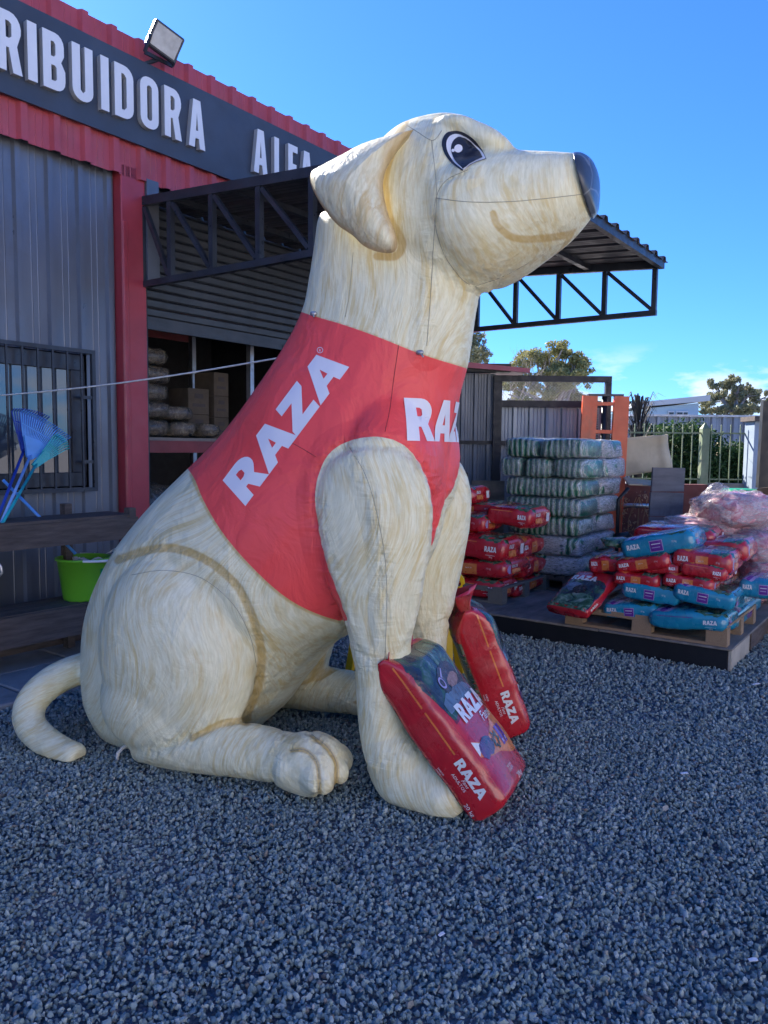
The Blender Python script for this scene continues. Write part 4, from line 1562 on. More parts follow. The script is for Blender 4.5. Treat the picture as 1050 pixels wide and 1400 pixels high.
# nose pad, inflated on its own
nb = B()
loft([(787, 217, 800, 262, .16), (790, 216, 806, 292, .205), (800, 216, 811, 291, .19), (810, 221, 815, 286, .145), (816, 231, 817, 275, .10), (819, 242, 819, 262, .04)], e=2.2, store=nb, n=24, sub=4)
k = N('nose_pad')
v = k.coord('Object')
vo = k.n('TexVoronoi', feature='DISTANCE_TO_EDGE')
vo.inputs['Scale'].default_value = 5.5
vd = k.n('VectorMath', operation='MULTIPLY_ADD')
nz = k.n('TexNoise')
nz.inputs['Scale'].default_value = 4
k.l(v, nz.inputs['Vector'])
k.l(nz.outputs[1], vd.inputs[0])
vd.inputs[1].default_value = (.25, .25, .25)
k.l(v, vd.inputs[2])
k.l(vd.outputs[0], vo.inputs['Vector'])
k.base(k.mix(k.rng(vo.outputs['Distance'], .0, .035, .55, 0), (.045, .055, .075), (.3, .32, .33)))
k.set(rough=.3, coat=.2)
k.bump(k.noise(v, 12, 4), .3, .01)
nb.build('nose', k.m, dog, smooth=True)
# ears: inflated flaps hanging on both sides
EAR = [(553, 163), (520, 172), (490, 184), (462, 203), (436, 220), (421, 231), (421, 245), (430, 264), (443, 286), (462, 308), (482, 322), (497, 336), (515, 344), (535, 346), (543, 337), (541, 320), (532, 296), (525, 268), (524, 240), (530, 212), (541, 186)]
def ear(sgn):
    lat = -.40
    O = [dp(x, y, lat) for x, y in curve(EAR + EAR[:1], 4)[:-1]]
    c = dp(488, 258, lat)
    n = len(O)
    K = 9
    vs, fs = [], []
    for side in (-1, 1):
        for k_ in range(K + 1):
            s_ = k_ / K
            for j in range(n):
                p = c.lerp(O[j], s_)
                puff = .085 * (1 - s_ ** 2.6) ** .6
                top = max(0, (p.z - c.z)) / .35
                y = lat + .17 * min(1, top) ** 1.3 + .02 * math.sin(p.x * 9) * (1 - s_)
                q = Vector((p.x, y + side * puff * (1 if side < 0 else .6), p.z))
                vs.append((q.x, q.y * sgn, q.z))
    for side in (0, 1):
        o0 = side * (K + 1) * n
        for k_ in range(K):
            for j in range(n):
                a = (o0 + k_ * n + j, o0 + k_ * n + (j + 1) % n, o0 + (k_ + 1) * n + (j + 1) % n, o0 + (k_ + 1) * n + j)
                fs.append(a if (side == 0) == (sgn > 0) else a[::-1])
    for j in range(n):
        a = K * n + j
        b2 = K * n + (j + 1) % n
        fs.append((a, b2, b2 + (K + 1) * n, a + (K + 1) * n) if sgn > 0 else (b2, a, a + (K + 1) * n, b2 + (K + 1) * n))
    b = B().add(vs, fs)
    o = b.build('ear', M['ear'], dog, smooth=True)
    me = o.data
    P = np.array([v.co[:] for v in me.vertices])
    E_ = np.array([(q.x, q.y * sgn, q.z) for q in O])
    d = np.min(np.linalg.norm(P[:, None, [0, 2]] - E_[None, :, [0, 2]], axis=2), axis=1)
    set_attr(me, 'edge', d)
    a3 = me.attributes.new('fur', 'FLOAT_VECTOR', 'POINT')
    a3.data.foreach_set('vector', np.stack([P[:, 0] - .45 * P[:, 2], P[:, 1], P[:, 2] + .3 * P[:, 0]], 1).astype(np.float32).ravel())
    return o
k = N('ear_fabric')
fur = attr('fur', 'Vector')
s1 = k.noise(mapped(fur, (30, 20, 2.6)), 1.0, 5, .6, .5)
s2 = k.noise(mapped(fur, (85, 70, 8)), 1.0, 4, .6)
s4 = k.noise(mapped(fur, (5, 4, 2.5)), 1.0, 3, .55)
c1 = k.mix(k.rng(s2, .35, .65), (.70, .65, .42), (.84, .80, .58))
c1 = k.mix(k.math('MULTIPLY', k.math('MULTIPLY', k.rng(s1, .44, .66), k.rng(s4, .34, .6, .25, 1)), .8), c1, (.58, .41, .16))
ed = attr('edge')
c1 = k.mix(k.rng(ed, .0, .024, .75, 0, True), c1, (.6, .4, .17))
k.base(c1)
k.set(rough=.45, spec=.35, coat=.1, coatr=.3)
vcoord = k.coord('Object')
w1 = k.noise(mapped(vcoord, (14, 14, 4), (0, -.5, 0)), 1.0, 4, .55, .8)
w2 = k.noise(mapped(vcoord, (34, 34, 8), (0, -.6, 0)), 1.0, 3, .5, .5)
b1 = k.bump(k.math('ADD', w1, k.math('MULTIPLY', w2, k.rng(ed, 0, .12, .8, 0))), .5, .03)
M['ear'] = k.m
ear(1)
ear(-1)
# stitched seams: thin raised threads lying on the skin
k = N('seam_thread'); k.base((.36, .33, .25)); k.set(rough=.7); M['thread'] = k.m
k = N('seam_red'); k.base((.3, .03, .035)); k.set(rough=.7); M['thread_red'] = k.m
def seam(line, mat=None, r_=.0013, step=5):
    line = curve(line, 6)
    out = []
    for i in range(len(line) - 1):
        m_ = max(1, int(math.dist(line[i], line[i + 1]) / step))
        for j in range(m_):
            out.append((line[i][0] + (line[i + 1][0] - line[i][0]) * j / m_, line[i][1] + (line[i + 1][1] - line[i][1]) * j / m_))
    P = []
    for x, y in out:
        o, d = px_ray(x, y)
        h, nn, _, _ = BV3.ray_cast(o, d.normalized())
        if h is not None:
            P.append(h + nn * .001)
    b = B()
    b.tube(P, r_, 5)
    b.build('seam', mat or M['thread'], dog, smooth=True)
seam([(590, 192), (597, 262), (593, 330), (589, 400), (583, 480)])
seam([(483, 345), (478, 400), (471, 440)])
seam([(597, 271), (640, 276), (690, 276), (740, 272), (800, 265)])
seam([(640, 232), (611, 246), (597, 268), (594, 300), (606, 345), (628, 378), (646, 392)])
seam([(551, 168), (570, 180), (592, 192), (606, 176)])
seam([(545, 472), (538, 520), (533, 560), (525, 596)], M['thread_red'])
seam([(362, 590), (400, 606), (438, 628)], M['thread_red'])
seam([(478, 612), (500, 650), (515, 700), (526, 760), (529, 820), (527, 880), (526, 904)])
seam([(180, 786), (225, 780), (275, 790), (318, 825), (342, 870), (352, 920)])
seam([(650, 391), (690, 377), (730, 355)])
seam([(396, 1026), (418, 1026), (434, 1045), (437, 1086)])
seam([(426, 1004), (448, 1022), (460, 1045), (460, 1080)])
# tie loops
for x_, y_ in ((573, 482), (431, 430)):
    o, d = px_ray(x_, y_)
    h, nn, _, _ = BV3.ray_cast(o, d.normalized())
    if h is not None:
        b = B()
        q, f = rounded(.035, .022, .022, 8, 6, 2.5)
        b.add([Vector(p) + h + nn * .01 for p in q], f)
        b.tube([h + nn * .01, h + nn * .02 + Vector((.015, -.01, -.02))], .004, 6)
        b.build('tie_loop', M['galv'], dog, smooth=True)
# cuff hem on the near front leg
# white strap end on the ground and tether cord
b = B()
p_ = [MDI @ Vector(at(x, y, Y_)) for x, y, Y_ in ((178, 1018, 3.66), (168, 1022, 3.62), (161, 1030, 3.6), (160, 1040, 3.59))]
b.tube(p_, .009, 6)
b.build('strap', M['white_strap'], dog, smooth=True)
b = B()
c0 = at(395, 487, 4.0)
w0 = wuv(-2.4, .45, 2.0)
q0 = at(-60, 545, 4.9)
pp = [Vector(q0).lerp(Vector(c0), t) + Vector((0, 0, -.03 * math.sin(math.pi * t))) for t in np.linspace(0, 1, 12)]
b.tube(pp, .0045, 6)
o = b.build('tether_cord', M['cord'], smooth=True)
tag(o, 'thin white cord stretched from the left to the back of the inflatable dog', 'cord')

# ================================================================== FOOD BAGS
def bag_mesh(L, Wd, H, seed, top_pinch=True, n=40, m=26, sag=.0, e=6.0, fold=.010, crown=.16, pin=.26, tip=.035):
    """filled side-gusset pouch lying along x: block bottom at -x, pinched seal at +x; z is thickness, y is width"""
    vs, fs = [], []
    for i in range(m + 1):
        s_ = i / m
        x = -L / 2 + L * s_
        if top_pinch:
            q = min(1, (1 - s_) / pin)
            fh = tip + (1 - tip) * math.sin(q * math.pi / 2) ** .9
            fw = 1 + .03 * (1 - q)
        else:
            fh, fw = 1, 1
            q = min(1, (1 - s_) / .06)
            fh *= .55 + .45 * math.sqrt(q * (2 - q)) if q < 1 else 1
            fw *= .93 + .07 * math.sqrt(q * (2 - q)) if q < 1 else 1
        q = min(1, s_ / .05)
        fh *= .72 + .28 * math.sqrt(q * (2 - q))
        fw *= .95 + .05 * math.sqrt(q * (2 - q))
        belly = 1 + .07 * math.sin(math.pi * s_)
        for j in range(n):
            a = 2 * math.pi * (j + .5) / n
            ex = 2 / e
            cy = math.copysign(abs(math.cos(a)) ** ex, math.cos(a))
            cz = math.copysign(abs(math.sin(a)) ** ex, math.sin(a))
            crown_ = 1 + crown * (1 - cy * cy)
            gus = 1 + .03 * (1 - cz * cz)
            p = Vector((x, cy * Wd / 2 * fw * gus, cz * H / 2 * fh * belly * (crown_ if cz > 0 else 1 + .08 * (1 - cy * cy))))
            d = noise.fractal(Vector((p.x * 5 + seed * 7.1, p.y * 7, p.z * 9)), 1, 2, 3) * fold
            d2 = noise.noise(Vector((p.x * 3 + seed * 3, p.y * 3, seed))) * fold * 1.3
            nrm = Vector((0, cy * .7, cz)).normalized()
            p += nrm * (d + d2 * (1 if cz > 0 else .3)) * (.4 + .6 * fh)
            if top_pinch and s_ > .8:                      # sharp pleats toward the seal
                w_ = (s_ - .8) / .2
                p.z += .012 * w_ * math.sin(p.y * 46 + seed) * (1 - w_ * .5)
            vs.append(p)
    for i in range(m):
        for j in range(n):
            fs.append((i * n + (j + 1) % n, i * n + j, (i + 1) * n + j, (i + 1) * n + (j + 1) % n))
    c0 = len(vs)
    vs.append(Vector((-L / 2 + .004, 0, 0)))
    c1 = len(vs)
    vs.append(Vector((L / 2 - (.012 if not top_pinch else 0), 0, 0)))
    for j in range(n):
        fs.append((c0, j, (j + 1) % n))
        fs.append((c1, m * n + (j + 1) % n, m * n + j))
    me = bpy.data.meshes.new('bag_body')
    me.from_pydata([tuple(v) for v in vs], [], fs)
    me.polygons.foreach_set('use_smooth', [True] * len(me.polygons))
    return me
class Print:
    """print laid on a bag: faces are named by the direction they look to"""
    def __init__(s, me, mats):
        s.bvh, s.b, s.mats = bvh_of(me), B(), mats
    def frame(s, face, x, y):
        """origin at x, y on that face; ex runs the reading way"""
        if face == 'side-':      # y = -W/2, seen from -y: +x to the right, z up
            return (x, 0, y), (1, 0, 0), (0, 0, 1), (0, 1, 0)
        if face == 'side+':
            return (x, 0, y), (-1, 0, 0), (0, 0, 1), (0, -1, 0)
        if face == 'top':        # seen from above, reading along -y ... x up
            return (x, y, 0), (1, 0, 0), (0, 1, 0), (0, 0, -1)
        if face == 'end-':       # the block bottom, seen from -x
            return (0, x, y), (0, -1, 0), (0, 0, 1), (1, 0, 0)
        if face == 'end+':
            return (0, x, y), (0, 1, 0), (0, 0, 1), (-1, 0, 0)
    def put(s, mat, face, v, f, x, y, sc, rot=0., off=.0015, maxlen=.04, asp=1.):
        s.b.cur = mat
        o, ex, ey, d = [Vector(q) for q in s.frame(face, x, y)]
        c, si = math.cos(rot), math.sin(rot)
        ax, ay = ex * c + ey * si, ey * c - ex * si
        v = [(p[0] * sc * asp, p[1] * sc) for p in v]
        v, f = refine(v, f, maxlen)
        cast_patch(s.b, s.bvh, v, f, lambda X, Y: (o + ax * X + ay * Y - d * .9, d), off, .4 if face == 'top' else 0.)
    def rect(s, mat, face, x0, x1, y0, y1, off=.0012, maxlen=.03):
        s.put(mat, face, [(x0, y0), (x1, y0), (x1, y1), (x0, y1)], [(0, 1, 2), (0, 2, 3)], 0, 0, 1, off=off, maxlen=maxlen)
    def poly(s, mat, face, pts_, off=.0012, maxlen=.03, x=0, y=0, rot=0.):
        v, f = tess([pts_])
        s.put(mat, face, v, f, x, y, 1, rot, off, maxlen)
    def raza(s, mat, face, x, y, h, rot=0., off=.0022, asp=1.):
        gl_, w_ = word('RAZA')
        for g in gl_:
            v, f = tess(g)
            s.put(mat, face, v, f, x, y, h, rot, off, h * .8, asp=asp)
        return w_ * h
    def text(s, mat, face, t, x, y, h, rot=0., off=.0022, shear=0):
        v, f, w_ = small(t, shear)
        s.put(mat, face, v, f, x, y, h, rot, off, h * 2)
    def build(s, name, parent):
        return s.b.build(name, s.mats, parent, smooth=True)
WH, OR, PU, PH, LI, DR, GR = range(7)
PM = [M['bag_white'], M['bag_orange'], M['bag_purple'], M['photo_green'], M['bag_lilac'], M['bag_darkred'], M['bag_kibble']]
def stock_bag(kind, variant):
    """prototype of a bag on the pallets; the print depends on which way it lies"""
    L, Wd, H = .56, .36, .118
    me = bag_mesh(L, Wd, H, variant * 1.7 + (5 if kind == 'teal' else 0), top_pinch=(variant % 3 == 2), n=32, m=16, fold=.011)
    me.materials.append(M['bag_red'] if kind == 'red' else M['bag_teal'])
    root = bpy.data.objects.new('food_bag', None)
    C.objects.link(root)
    link('bag_body', me, root)
    p = Print(me, PM)
    for face, sg in (('side-', 1), ('side+', -1)):
        if variant % 3 != 1:
            p.raza(WH, face, -.235 * sg if sg > 0 else .235, -.006, .03)
            if kind == 'red':
                p.rect(OR, face, -.06, .055, -.04, .032)
                p.text(WH, face, '10 kg', .13 * sg, 0, .013)
                p.text(WH, face, 'ADULTOS', -.035 * sg, .0, .008, off=.003)
                p.text(WH, face, 'ADULTOS', -.2 * sg, -.024, .007)
            else:
                p.rect(LI, face, -.052, .052, -.036, .03)
                p.rect(PU, face, -.047, .047, -.032, .026, off=.002)
                p.rect(WH, face, -.036, .036, .006, .011, off=.003)
                p.rect(LI, face, -.036, .03, -.014, -.009, off=.003)
                p.text(WH, face, '10 kg', .12 * sg, .002, .013)
        else:
            p.raza(WH, face, .12 * sg if sg > 0 else -.12, -.012, .028)
            p.rect(WH, face, .13 if sg > 0 else -.21, .21 if sg > 0 else -.13, -.03, -.0285)
            p.text(WH, face, '10 kg', .16 * sg, -.042, .009)
            p.rect(OR if kind == 'red' else PU, face, -.22, .05, .030, .0345)
    for face in ('end-', 'end+'):
        p.raza(WH, face, .0 if face == 'end-' else -.09, .006, .024)
        if kind == 'red':
            p.rect(WH, face, .1, .15, -.03, .025) if variant % 2 else p.rect(LI, face, -.16, -.11, -.03, .03)
            p.rect(OR, face, -.09, .03, -.036, -.004)
        else:
            p.rect(LI, face, -.1, .0, -.032, -.002)
            p.rect(PU, face, -.095, -.005, -.029, -.005, off=.002)
    # upper face: photograph panel, word and coloured sweep
    p.poly(PH, 'top', curve([(.05, -.165), (.26, -.165), (.262, .165), (.06, .165), (.09, 0), (.05, -.165)][:-1], 4), maxlen=.05)
    p.raza(WH, 'top', -.02, .12, .05, rot=-math.pi / 2, off=.003)
    if kind == 'red':
        p.poly(OR, 'top', curve([(-.2, -.16), (-.12, -.16), (-.06, 0), (-.1, .165), (-.19, .165), (-.15, 0)], 4), maxlen=.05)
        p.poly(PU, 'top', curve([(-.13, .02), (-.08, .04), (-.09, .13), (-.14, .13)], 3), off=.0025)
    else:
        p.poly(LI, 'top', curve([(-.24, -.165), (-.12, -.165), (-.07, 0), (-.11, .165), (-.22, .165), (-.17, 0)], 4), maxlen=.05)
        p.poly(PU, 'top', curve([(-.21, -.165), (-.16, -.165), (-.11, 0), (-.15, .165), (-.19, .165), (-.14, 0)], 4), off=.0025, maxlen=.05)
    p.build('print', root)
    return root
PROTO = {}
def get_bag(kind, variant):
    if (kind, variant) not in PROTO:
        PROTO[(kind, variant)] = stock_bag(kind, variant)
        return PROTO[(kind, variant)]
    return copy_tree(PROTO[(kind, variant)])
def place_bag(kind, variant, mw, label, group):
    o = get_bag(kind, variant)
    o.matrix_world = mw
    tag(o, label, 'food bag', group)
    return o

# ------------------------------------------------------------------ the platform and its pallets
DZ = .15
plat = empty('wooden_platform', 'low wooden platform covered with worn plywood sheets on the gravel', 'platform', mw=MB)
PV0, PV1, PU0 = .6, 4.42, 2.14
def pboard(u0, u1, v0, v1, z0, z1, mat, name='plywood_sheet', tilt=0.):
    b = B(); b.box(u0, u1, v0, v1, z0, z1)
    b.build(name, M[mat], plat, bevel=.003)
for i, v0 in enumerate((.6, 1.56, 2.52, 3.48)):
    v1 = min(v0 + .955, PV1)
    for j in range(3):
        pboard(PU0 + j * .92, PU0 + j * .92 + .915, v0, v1, DZ - .018 + (.002 if (i + j) % 2 else 0), DZ, 'plywood')
pboard(PU0 + .02, PU0 + .05, PV0, PV1 - .03, -.02, DZ - .02, 'black', 'edge_joist')
for j in range(5):
    pboard(PU0 + .3 + j * .55, PU0 + .35 + j * .55, PV0, PV1 - .05, -.02, DZ - .02, 'wood_dark', 'joist')
pboard(PU0 + .02, PU0 + .62, PV1 - .028, PV1 - .004, -.01, DZ - .02, 'end_board', 'end_board')
pboard(PU0 + .7, PU0 + 2.7, PV1 - .03, PV1 - .006, -.01, DZ - .02, 'wood_dark', 'end_board')
def pallet(label, u0, v0, lu, lv, z, mat, group='pallets on the platform', top='board'):
    p = empty('pallet', label, 'pallet', mw=MB @ T(u0, v0, z), group=group)
    ub = unit_box('block', M[mat])
    for i in range(3):
        for j in range(3):
            piece('block', ub, p, T(.05 + i * (lu - .1) / 2, .07 + j * (lv - .14) / 2, .063, 0, .095, .14, .085))
    db = unit_box('deck_board', M[mat])
    for i in range(3):
        piece('bottom_board', db, p, T(.05 + i * (lu - .1) / 2, lv / 2, .01, 0, .095, lv, .019))
        piece('stringer_board', db, p, T(.05 + i * (lu - .1) / 2, lv / 2, .116, 0, .095, lv, .019))
    for j in range(7):
        piece('deck_board', db, p, T(lu / 2, .05 + j * (lv - .1) / 6, .136, rnd.uniform(-.005, .005), lu, .095, .019))
    return p
# pallet under the mixed pile
a_ = gnd(765, 853, DZ) - B0
b_ = gnd(1006, 886, DZ) - B0
mu0, mv0 = PU0 + .02, a_.dot(BV)
mv1 = b_.dot(BV)
print('mixed pallet', a_.dot(BU), a_.dot(BV), b_.dot(BU), b_.dot(BV))
mv0, mv1 = 3.2, 4.38
pallet('pale wooden pallet under the pile of mixed red and teal food bags', mu0, mv0, 1.0, mv1 - mv0, DZ + .001, 'wood')
MZ = DZ + .147

def facebag(kind, variant, l, r_, u, label, group, depth=.36, ln=.56, thick=.118, side=1, yaw=0., roll=0., back=0.):
    """bag whose long side faces the yard: l and r_ are picture points of the lower ends of that side on plane u"""
    v0, z0 = onu(*l, u)
    v1, z1 = onu(*r_, u)
    c = Vector((u + depth / 2 + back, (v0 + v1) / 2, (z0 + z1) / 2 + thick / 2))
    ang_ = math.atan2(z1 - z0, v1 - v0)
    sc = math.hypot(v1 - v0, z1 - z0) / ln
    # local x -> v, local y -> u, local z -> z   (seen from -u: x to the right)
    base = Matrix(((0, 1, 0, 0), (1, 0, 0, 0), (0, 0, 1, 0), (0, 0, 0, 1)))
    # that is a mirrored frame, so turn it: x -> v, y -> -(-u)
    base = Matrix(((0, 1, 0, 0), (1, 0, 0, 0), (0, 0, -1, 0), (0, 0, 0, 1)))
    rotm = Matrix.Rotation(ang_, 4, 'X')
    return c, ang_, sc
MBR = MB.to_3x3()
def bag_on(kind, variant, l, r_, u, label, group, thick=.118, wd=.36, yaw=0., pitch=0., xs=None):
    """lower near edge of the visible long side runs from picture point l to r_ in the plane u (a real distance); the bag reaches back from it"""
    v0, z0 = onu(*l, u)
    v1, z1 = onu(*r_, u)
    P0, P1 = Vector(wuv(u, v0, z0)), Vector(wuv(u, v1, z1))
    X = (P1 - P0).normalized()
    Ln = (P1 - P0).length
    Yd = Matrix.Rotation(yaw, 3, 'Z') @ Vector(BU)
    Yd = (Yd - X * Yd.dot(X)).normalized()
    Z = X.cross(Yd).normalized()
    Rr = Matrix.Rotation(pitch, 3, X)
    Yd, Z = Rr @ Yd, Rr @ Z
    c = (P0 + P1) / 2 + Yd * (wd / 2) + Z * (thick / 2)
    sx = Ln / .56
    sy, sz = wd / .36, thick / .118
    mw = Matrix(((X.x * sx, Yd.x * sy, Z.x * sz, c.x), (X.y * sx, Yd.y * sy, Z.y * sz, c.y), (X.z * sx, Yd.z * sy, Z.z * sz, c.z), (0, 0, 0, 1)))
    return place_bag(kind, variant, mw, label, group)
def bag_side(kind, variant, l, r_, v, label, group, thick=.118, wd=.36, pitch=0.):
    """same for bags whose long side looks out to the right: l near, r_ far, in the plane v"""
    u0, z0 = onv(*l, v)
    u1, z1 = onv(*r_, v)
    P0, P1 = Vector(wuv(u0, v, z0)), Vector(wuv(u1, v, z1))
    X = (P1 - P0).normalized()
    Ln = (P1 - P0).length
    Yd = -Vector(BV)
    Yd = (Yd - X * Yd.dot(X)).normalized()
    Z = X.cross(Yd).normalized()
    Rr = Matrix.Rotation(pitch, 3, X)
    Yd, Z = Rr @ Yd, Rr @ Z
    c = (P0 + P1) / 2 + Yd * (wd / 2) + Z * (thick / 2)
    sx, sy, sz = Ln / .56, wd / .36, thick / .118
    mw = Matrix(((X.x * sx, Yd.x * sy, Z.x * sz, c.x), (X.y * sx, Yd.y * sy, Z.y * sz, c.y), (X.z * sx, Yd.z * sy, Z.z * sz, c.z), (0, 0, 0, 1)))
    return place_bag(kind, variant, mw, label, group)
G1 = 'food bags in the mixed red and teal pile'
q = mu0
bag_on('teal', 0, (825, 845), (898, 849), q + .01, 'teal bag at the left front of the lowest layer of the mixed pile', G1, thick=.115)
bag_on('teal', 1, (888, 858), (993, 866), q - .02, 'teal bag at the right front corner of the lowest layer of the mixed pile', G1, thick=.125, wd=.40)
bag_side('teal', 0, (1002, 866), (1042, 832), 4.36, 'teal bag in the lowest layer facing right at the pile corner', G1, thick=.13)
bag_on('teal', 0, (849, 817), (926, 831), q + .015, 'teal bag in the second layer of the mixed pile, left one', G1, thick=.125)
bag_on('teal', 0, (919, 820), (1001, 838), q - .0, 'teal bag in the second layer of the mixed pile, right one at the corner', G1, thick=.125)
bag_side('teal', 0, (1012, 838), (1058, 806), 4.34, 'teal bag on the far right of the second layer below the red bags', G1, thick=.125)
bag_on('teal', 2, (1010, 815), (1078, 822), q + .42, 'teal bag behind the right end of the mixed pile', G1, thick=.13)
bag_on('red', 0, (838, 800), (901, 807), q + .03, 'red bag in the third layer of the mixed pile, left one', G1, thick=.105)
bag_on('red', 0, (905, 803), (975, 813), q + .03, 'red bag in the third layer of the mixed pile, right one', G1, thick=.105)
bag_side('red', 2, (976, 812), (1028, 785), 4.22, 'red bag in the third layer with its long side facing right', G1, thick=.10)
bag_on('red', 1, (880, 784), (929, 787), q + .08, 'red bag squeezed in the middle of the fourth layer', G1, thick=.09)
bag_on('red', 1, (929, 786), (992, 797), q + .05, 'red bag at the right front of the fourth layer of the mixed pile', G1, thick=.105)
bag_side('red', 0, (996, 792), (1034, 770), 4.2, 'red bag facing right in the fourth layer of the mixed pile', G1, thick=.10)
bag_on('red', 0, (843, 786), (917, 776), q + .05, 'red bag tilted up to the right just below the top teal bag', G1, thick=.11)
bag_on('red', 0, (919, 778), (1000, 788), q + .08, 'large red bag on top at the right of the teal bag with its face upward', G1, thick=.15)
bag_side('red', 0, (1010, 768), (1034, 752), 4.16, 'small visible red bag end at the upper right of the mixed pile', G1, thick=.10)
bag_on('red', 2, (806, 783), (852, 783), q + .12, 'red bag at the left of the fourth layer under the crumpled print', G1, thick=.12)
bag_on('teal', 0, (853, 766), (950, 752), q + .10, 'teal bag lying on top of the mixed pile tilted to the left', G1, thick=.15, wd=.38)
bag_on('red', 1, (866, 742), (975, 750), q + .52, 'red bag lying behind the top teal bag', G1, thick=.14)
bag_on('red', 0, (935, 765), (1023, 768), q + .42, 'red bag behind the large upper right red bag', G1, thick=.15)
# inner bags carrying the upper layers
for i in range(3):
    for j in range(3):
        c_ = Vector((mu0 + .62 + (.28 if j else .3) * 0 + .02 * i, mv0 + .28 + .33 * j, MZ + .06 + .118 * i))
        place_bag('teal' if i == 0 else 'red', 1, MB @ Matrix.Translation(c_) @ Matrix.Rotation(math.pi / 2 * 0, 4, 'Z') @ Matrix.Diagonal((1, .9, 1, 1)), ['teal', 'red', 'red'][i] + ' bag hidden in the core of the mixed pile', G1) if False else None
# the slumped bag with its printed face outward at the left corner
me = bag_mesh(.52, .36, .13, 31, top_pinch=False, n=36, m=22, fold=.014)
me.materials.append(M['bag_red'])
db_ = bpy.data.objects.new('food_bag', None)
C.objects.link(db_)
link('bag_body', me, db_)
pr = Print(me, [M['bag_white'], M['photo'], M['photo_green'], M['photo_shirt'], M['photo_hair'], M['bag_orange']])
pr.poly(1, 'top', curve([(-.255, -.175), (.08, -.175), (.12, 0), (.08, .175), (-.255, .175)], 4), maxlen=.035)
pr.poly(2, 'top', curve([(-.255, -.17), (-.10, -.16), (-.06, -.03), (-.1, .08), (-.15, .17), (-.255, .17)], 4), off=.0025, maxlen=.035)
pr.poly(3, 'top', curve([(.0, -.02), (.05, .02), (.06, .1), (.0, .13), (-.06, .08)], 4), off=.0035, maxlen=.035)
pr.poly(4, 'top', curve([(-.05, -.06), (.02, -.05), (.04, .02), (-.03, .06), (-.08, .0)], 4), off=.0038, maxlen=.035)
pr.raza(0, 'top', .1, .15, .065, rot=-math.pi / 2, off=.004)
pr.raza(0, 'side-', -.2, -.01, .03)
pr.build('print', db_)
dc = Vector(at(797, 812, 5.85))
# length axis runs down to the left-front, face looks left and up
Lx = (Vector(at(770, 846, 5.62)) - Vector(at(822, 788, 5.95))).normalized() * -1
Nz = (Vector((-.62, -.55, .5)))
Nz = (Nz - Lx * Nz.dot(Lx)).normalized()
Yy = Nz.cross(Lx)
db_.matrix_world = Matrix(((Lx.x, Yy.x, Nz.x, dc.x), (Lx.y, Yy.y, Nz.y, dc.y), (Lx.z, Yy.z, Nz.z, dc.z), (0, 0, 0, 1))) @ Matrix.Diagonal((.92, .98, .7, 1))
tag(db_, 'slumped food bag with dark green printed face at the left corner of the mixed pile', 'food bag', G1)
bag_on('teal', 1, (757, 846), (800, 850), q + .42, 'teal bag end poking out at the far left behind the slumped bag', G1, thick=.14, wd=.3)
# crumpled printed film
def crumple(name, label, cat, mat, c, sx, sy, sz, seed, amp=.6, mw=None, group=None, parent=None):
    q_ = B()
    v_, f_ = rounded(sx, sy, sz, 36, 20, 3.0)
    o_ = []
    for p in v_:
        p = Vector(p)
        n_ = noise.fractal(p * 9 + Vector((seed, 0, 0)), .8, 2, 5)
        n2 = abs(noise.noise(p * 16 + Vector((0, seed, 0))))
        o_.append(p * (1 + amp * .5 * n_) - p.normalized() * n2 * amp * .12 * sz)
    q_.add(o_, f_)
    o = q_.build(name, mat, parent, smooth=True, mw=mw if mw is not None else Matrix.Translation(Vector(c)))
    if cat:
        tag(o, label, cat, group)
    return o
crumple('crumpled_wrapper', 'crumpled grey green printed wrapper left of the top teal bag', 'wrapper', M['photo_green'], at(848, 741, 5.95), .27, .2, .07, 3)

# red stack on the grey pallet behind the dog's chest
RU, RZ = 2.52, DZ + .147
rv1, _ = onu(683, 842, RU)
print('red stack v', rv1)
pallet('grey green weathered pallet under the stack of red food bags beside the dog', RU - .02, rv1 - 1.0, 1.0, 1.03, DZ + .001, 'wood_grey')
M['wood_green'] = paint('wood_green', (.09, .15, .13), .8, var=.3, scale=4, bump=.4, stretch=(1, 7, 7))
G2 = 'red food bags stacked on the grey pallet'
bag_on('red', 1, (600, 812), (684, 819), RU + .01, 'red bag at the front of the lowest layer of the red stack', G2, thick=.155)
bag_side('red', 2, (706, 818), (750, 797), rv1 + .0, 'red bag facing right in the lowest layer of the red stack', G2, thick=.13)
bag_on('red', 0, (596, 784), (692, 792), RU + .02, 'red bag at the front of the second layer with a blue label on its end', G2, thick=.15, wd=.5)
bag_side('red', 2, (716, 791), (748, 780), rv1 + .02, 'red bag leaning in the second layer at the right of the red stack', G2, thick=.17)
bag_on('red', 1, (600, 756), (688, 770), RU + .0, 'red bag at the front of the third layer of the red stack', G2, thick=.2, wd=.42)
bag_side('red', 2, (712, 766), (748, 752), rv1 + .0, 'red bag bulging at the right of the third layer of the red stack', G2, thick=.17)
bag_on('red', 0, (600, 722), (662, 728), RU + .12, 'red bag partly behind the dog on the third layer', G2, thick=.14)
bag_on('red', 1, (664, 715), (725, 723), RU + .22, 'red bag on top at the right of the red stack', G2, thick=.17, wd=.42)
bag_on('red', 1, (590, 688), (646, 688), RU + .35, 'topmost red bag of the red stack touching the dog', G2, thick=.15)
bag_on('red', 2, (590, 706), (690, 706), RU + .5, 'red bag at the back of the top layer of the red stack', G2, thick=.13)
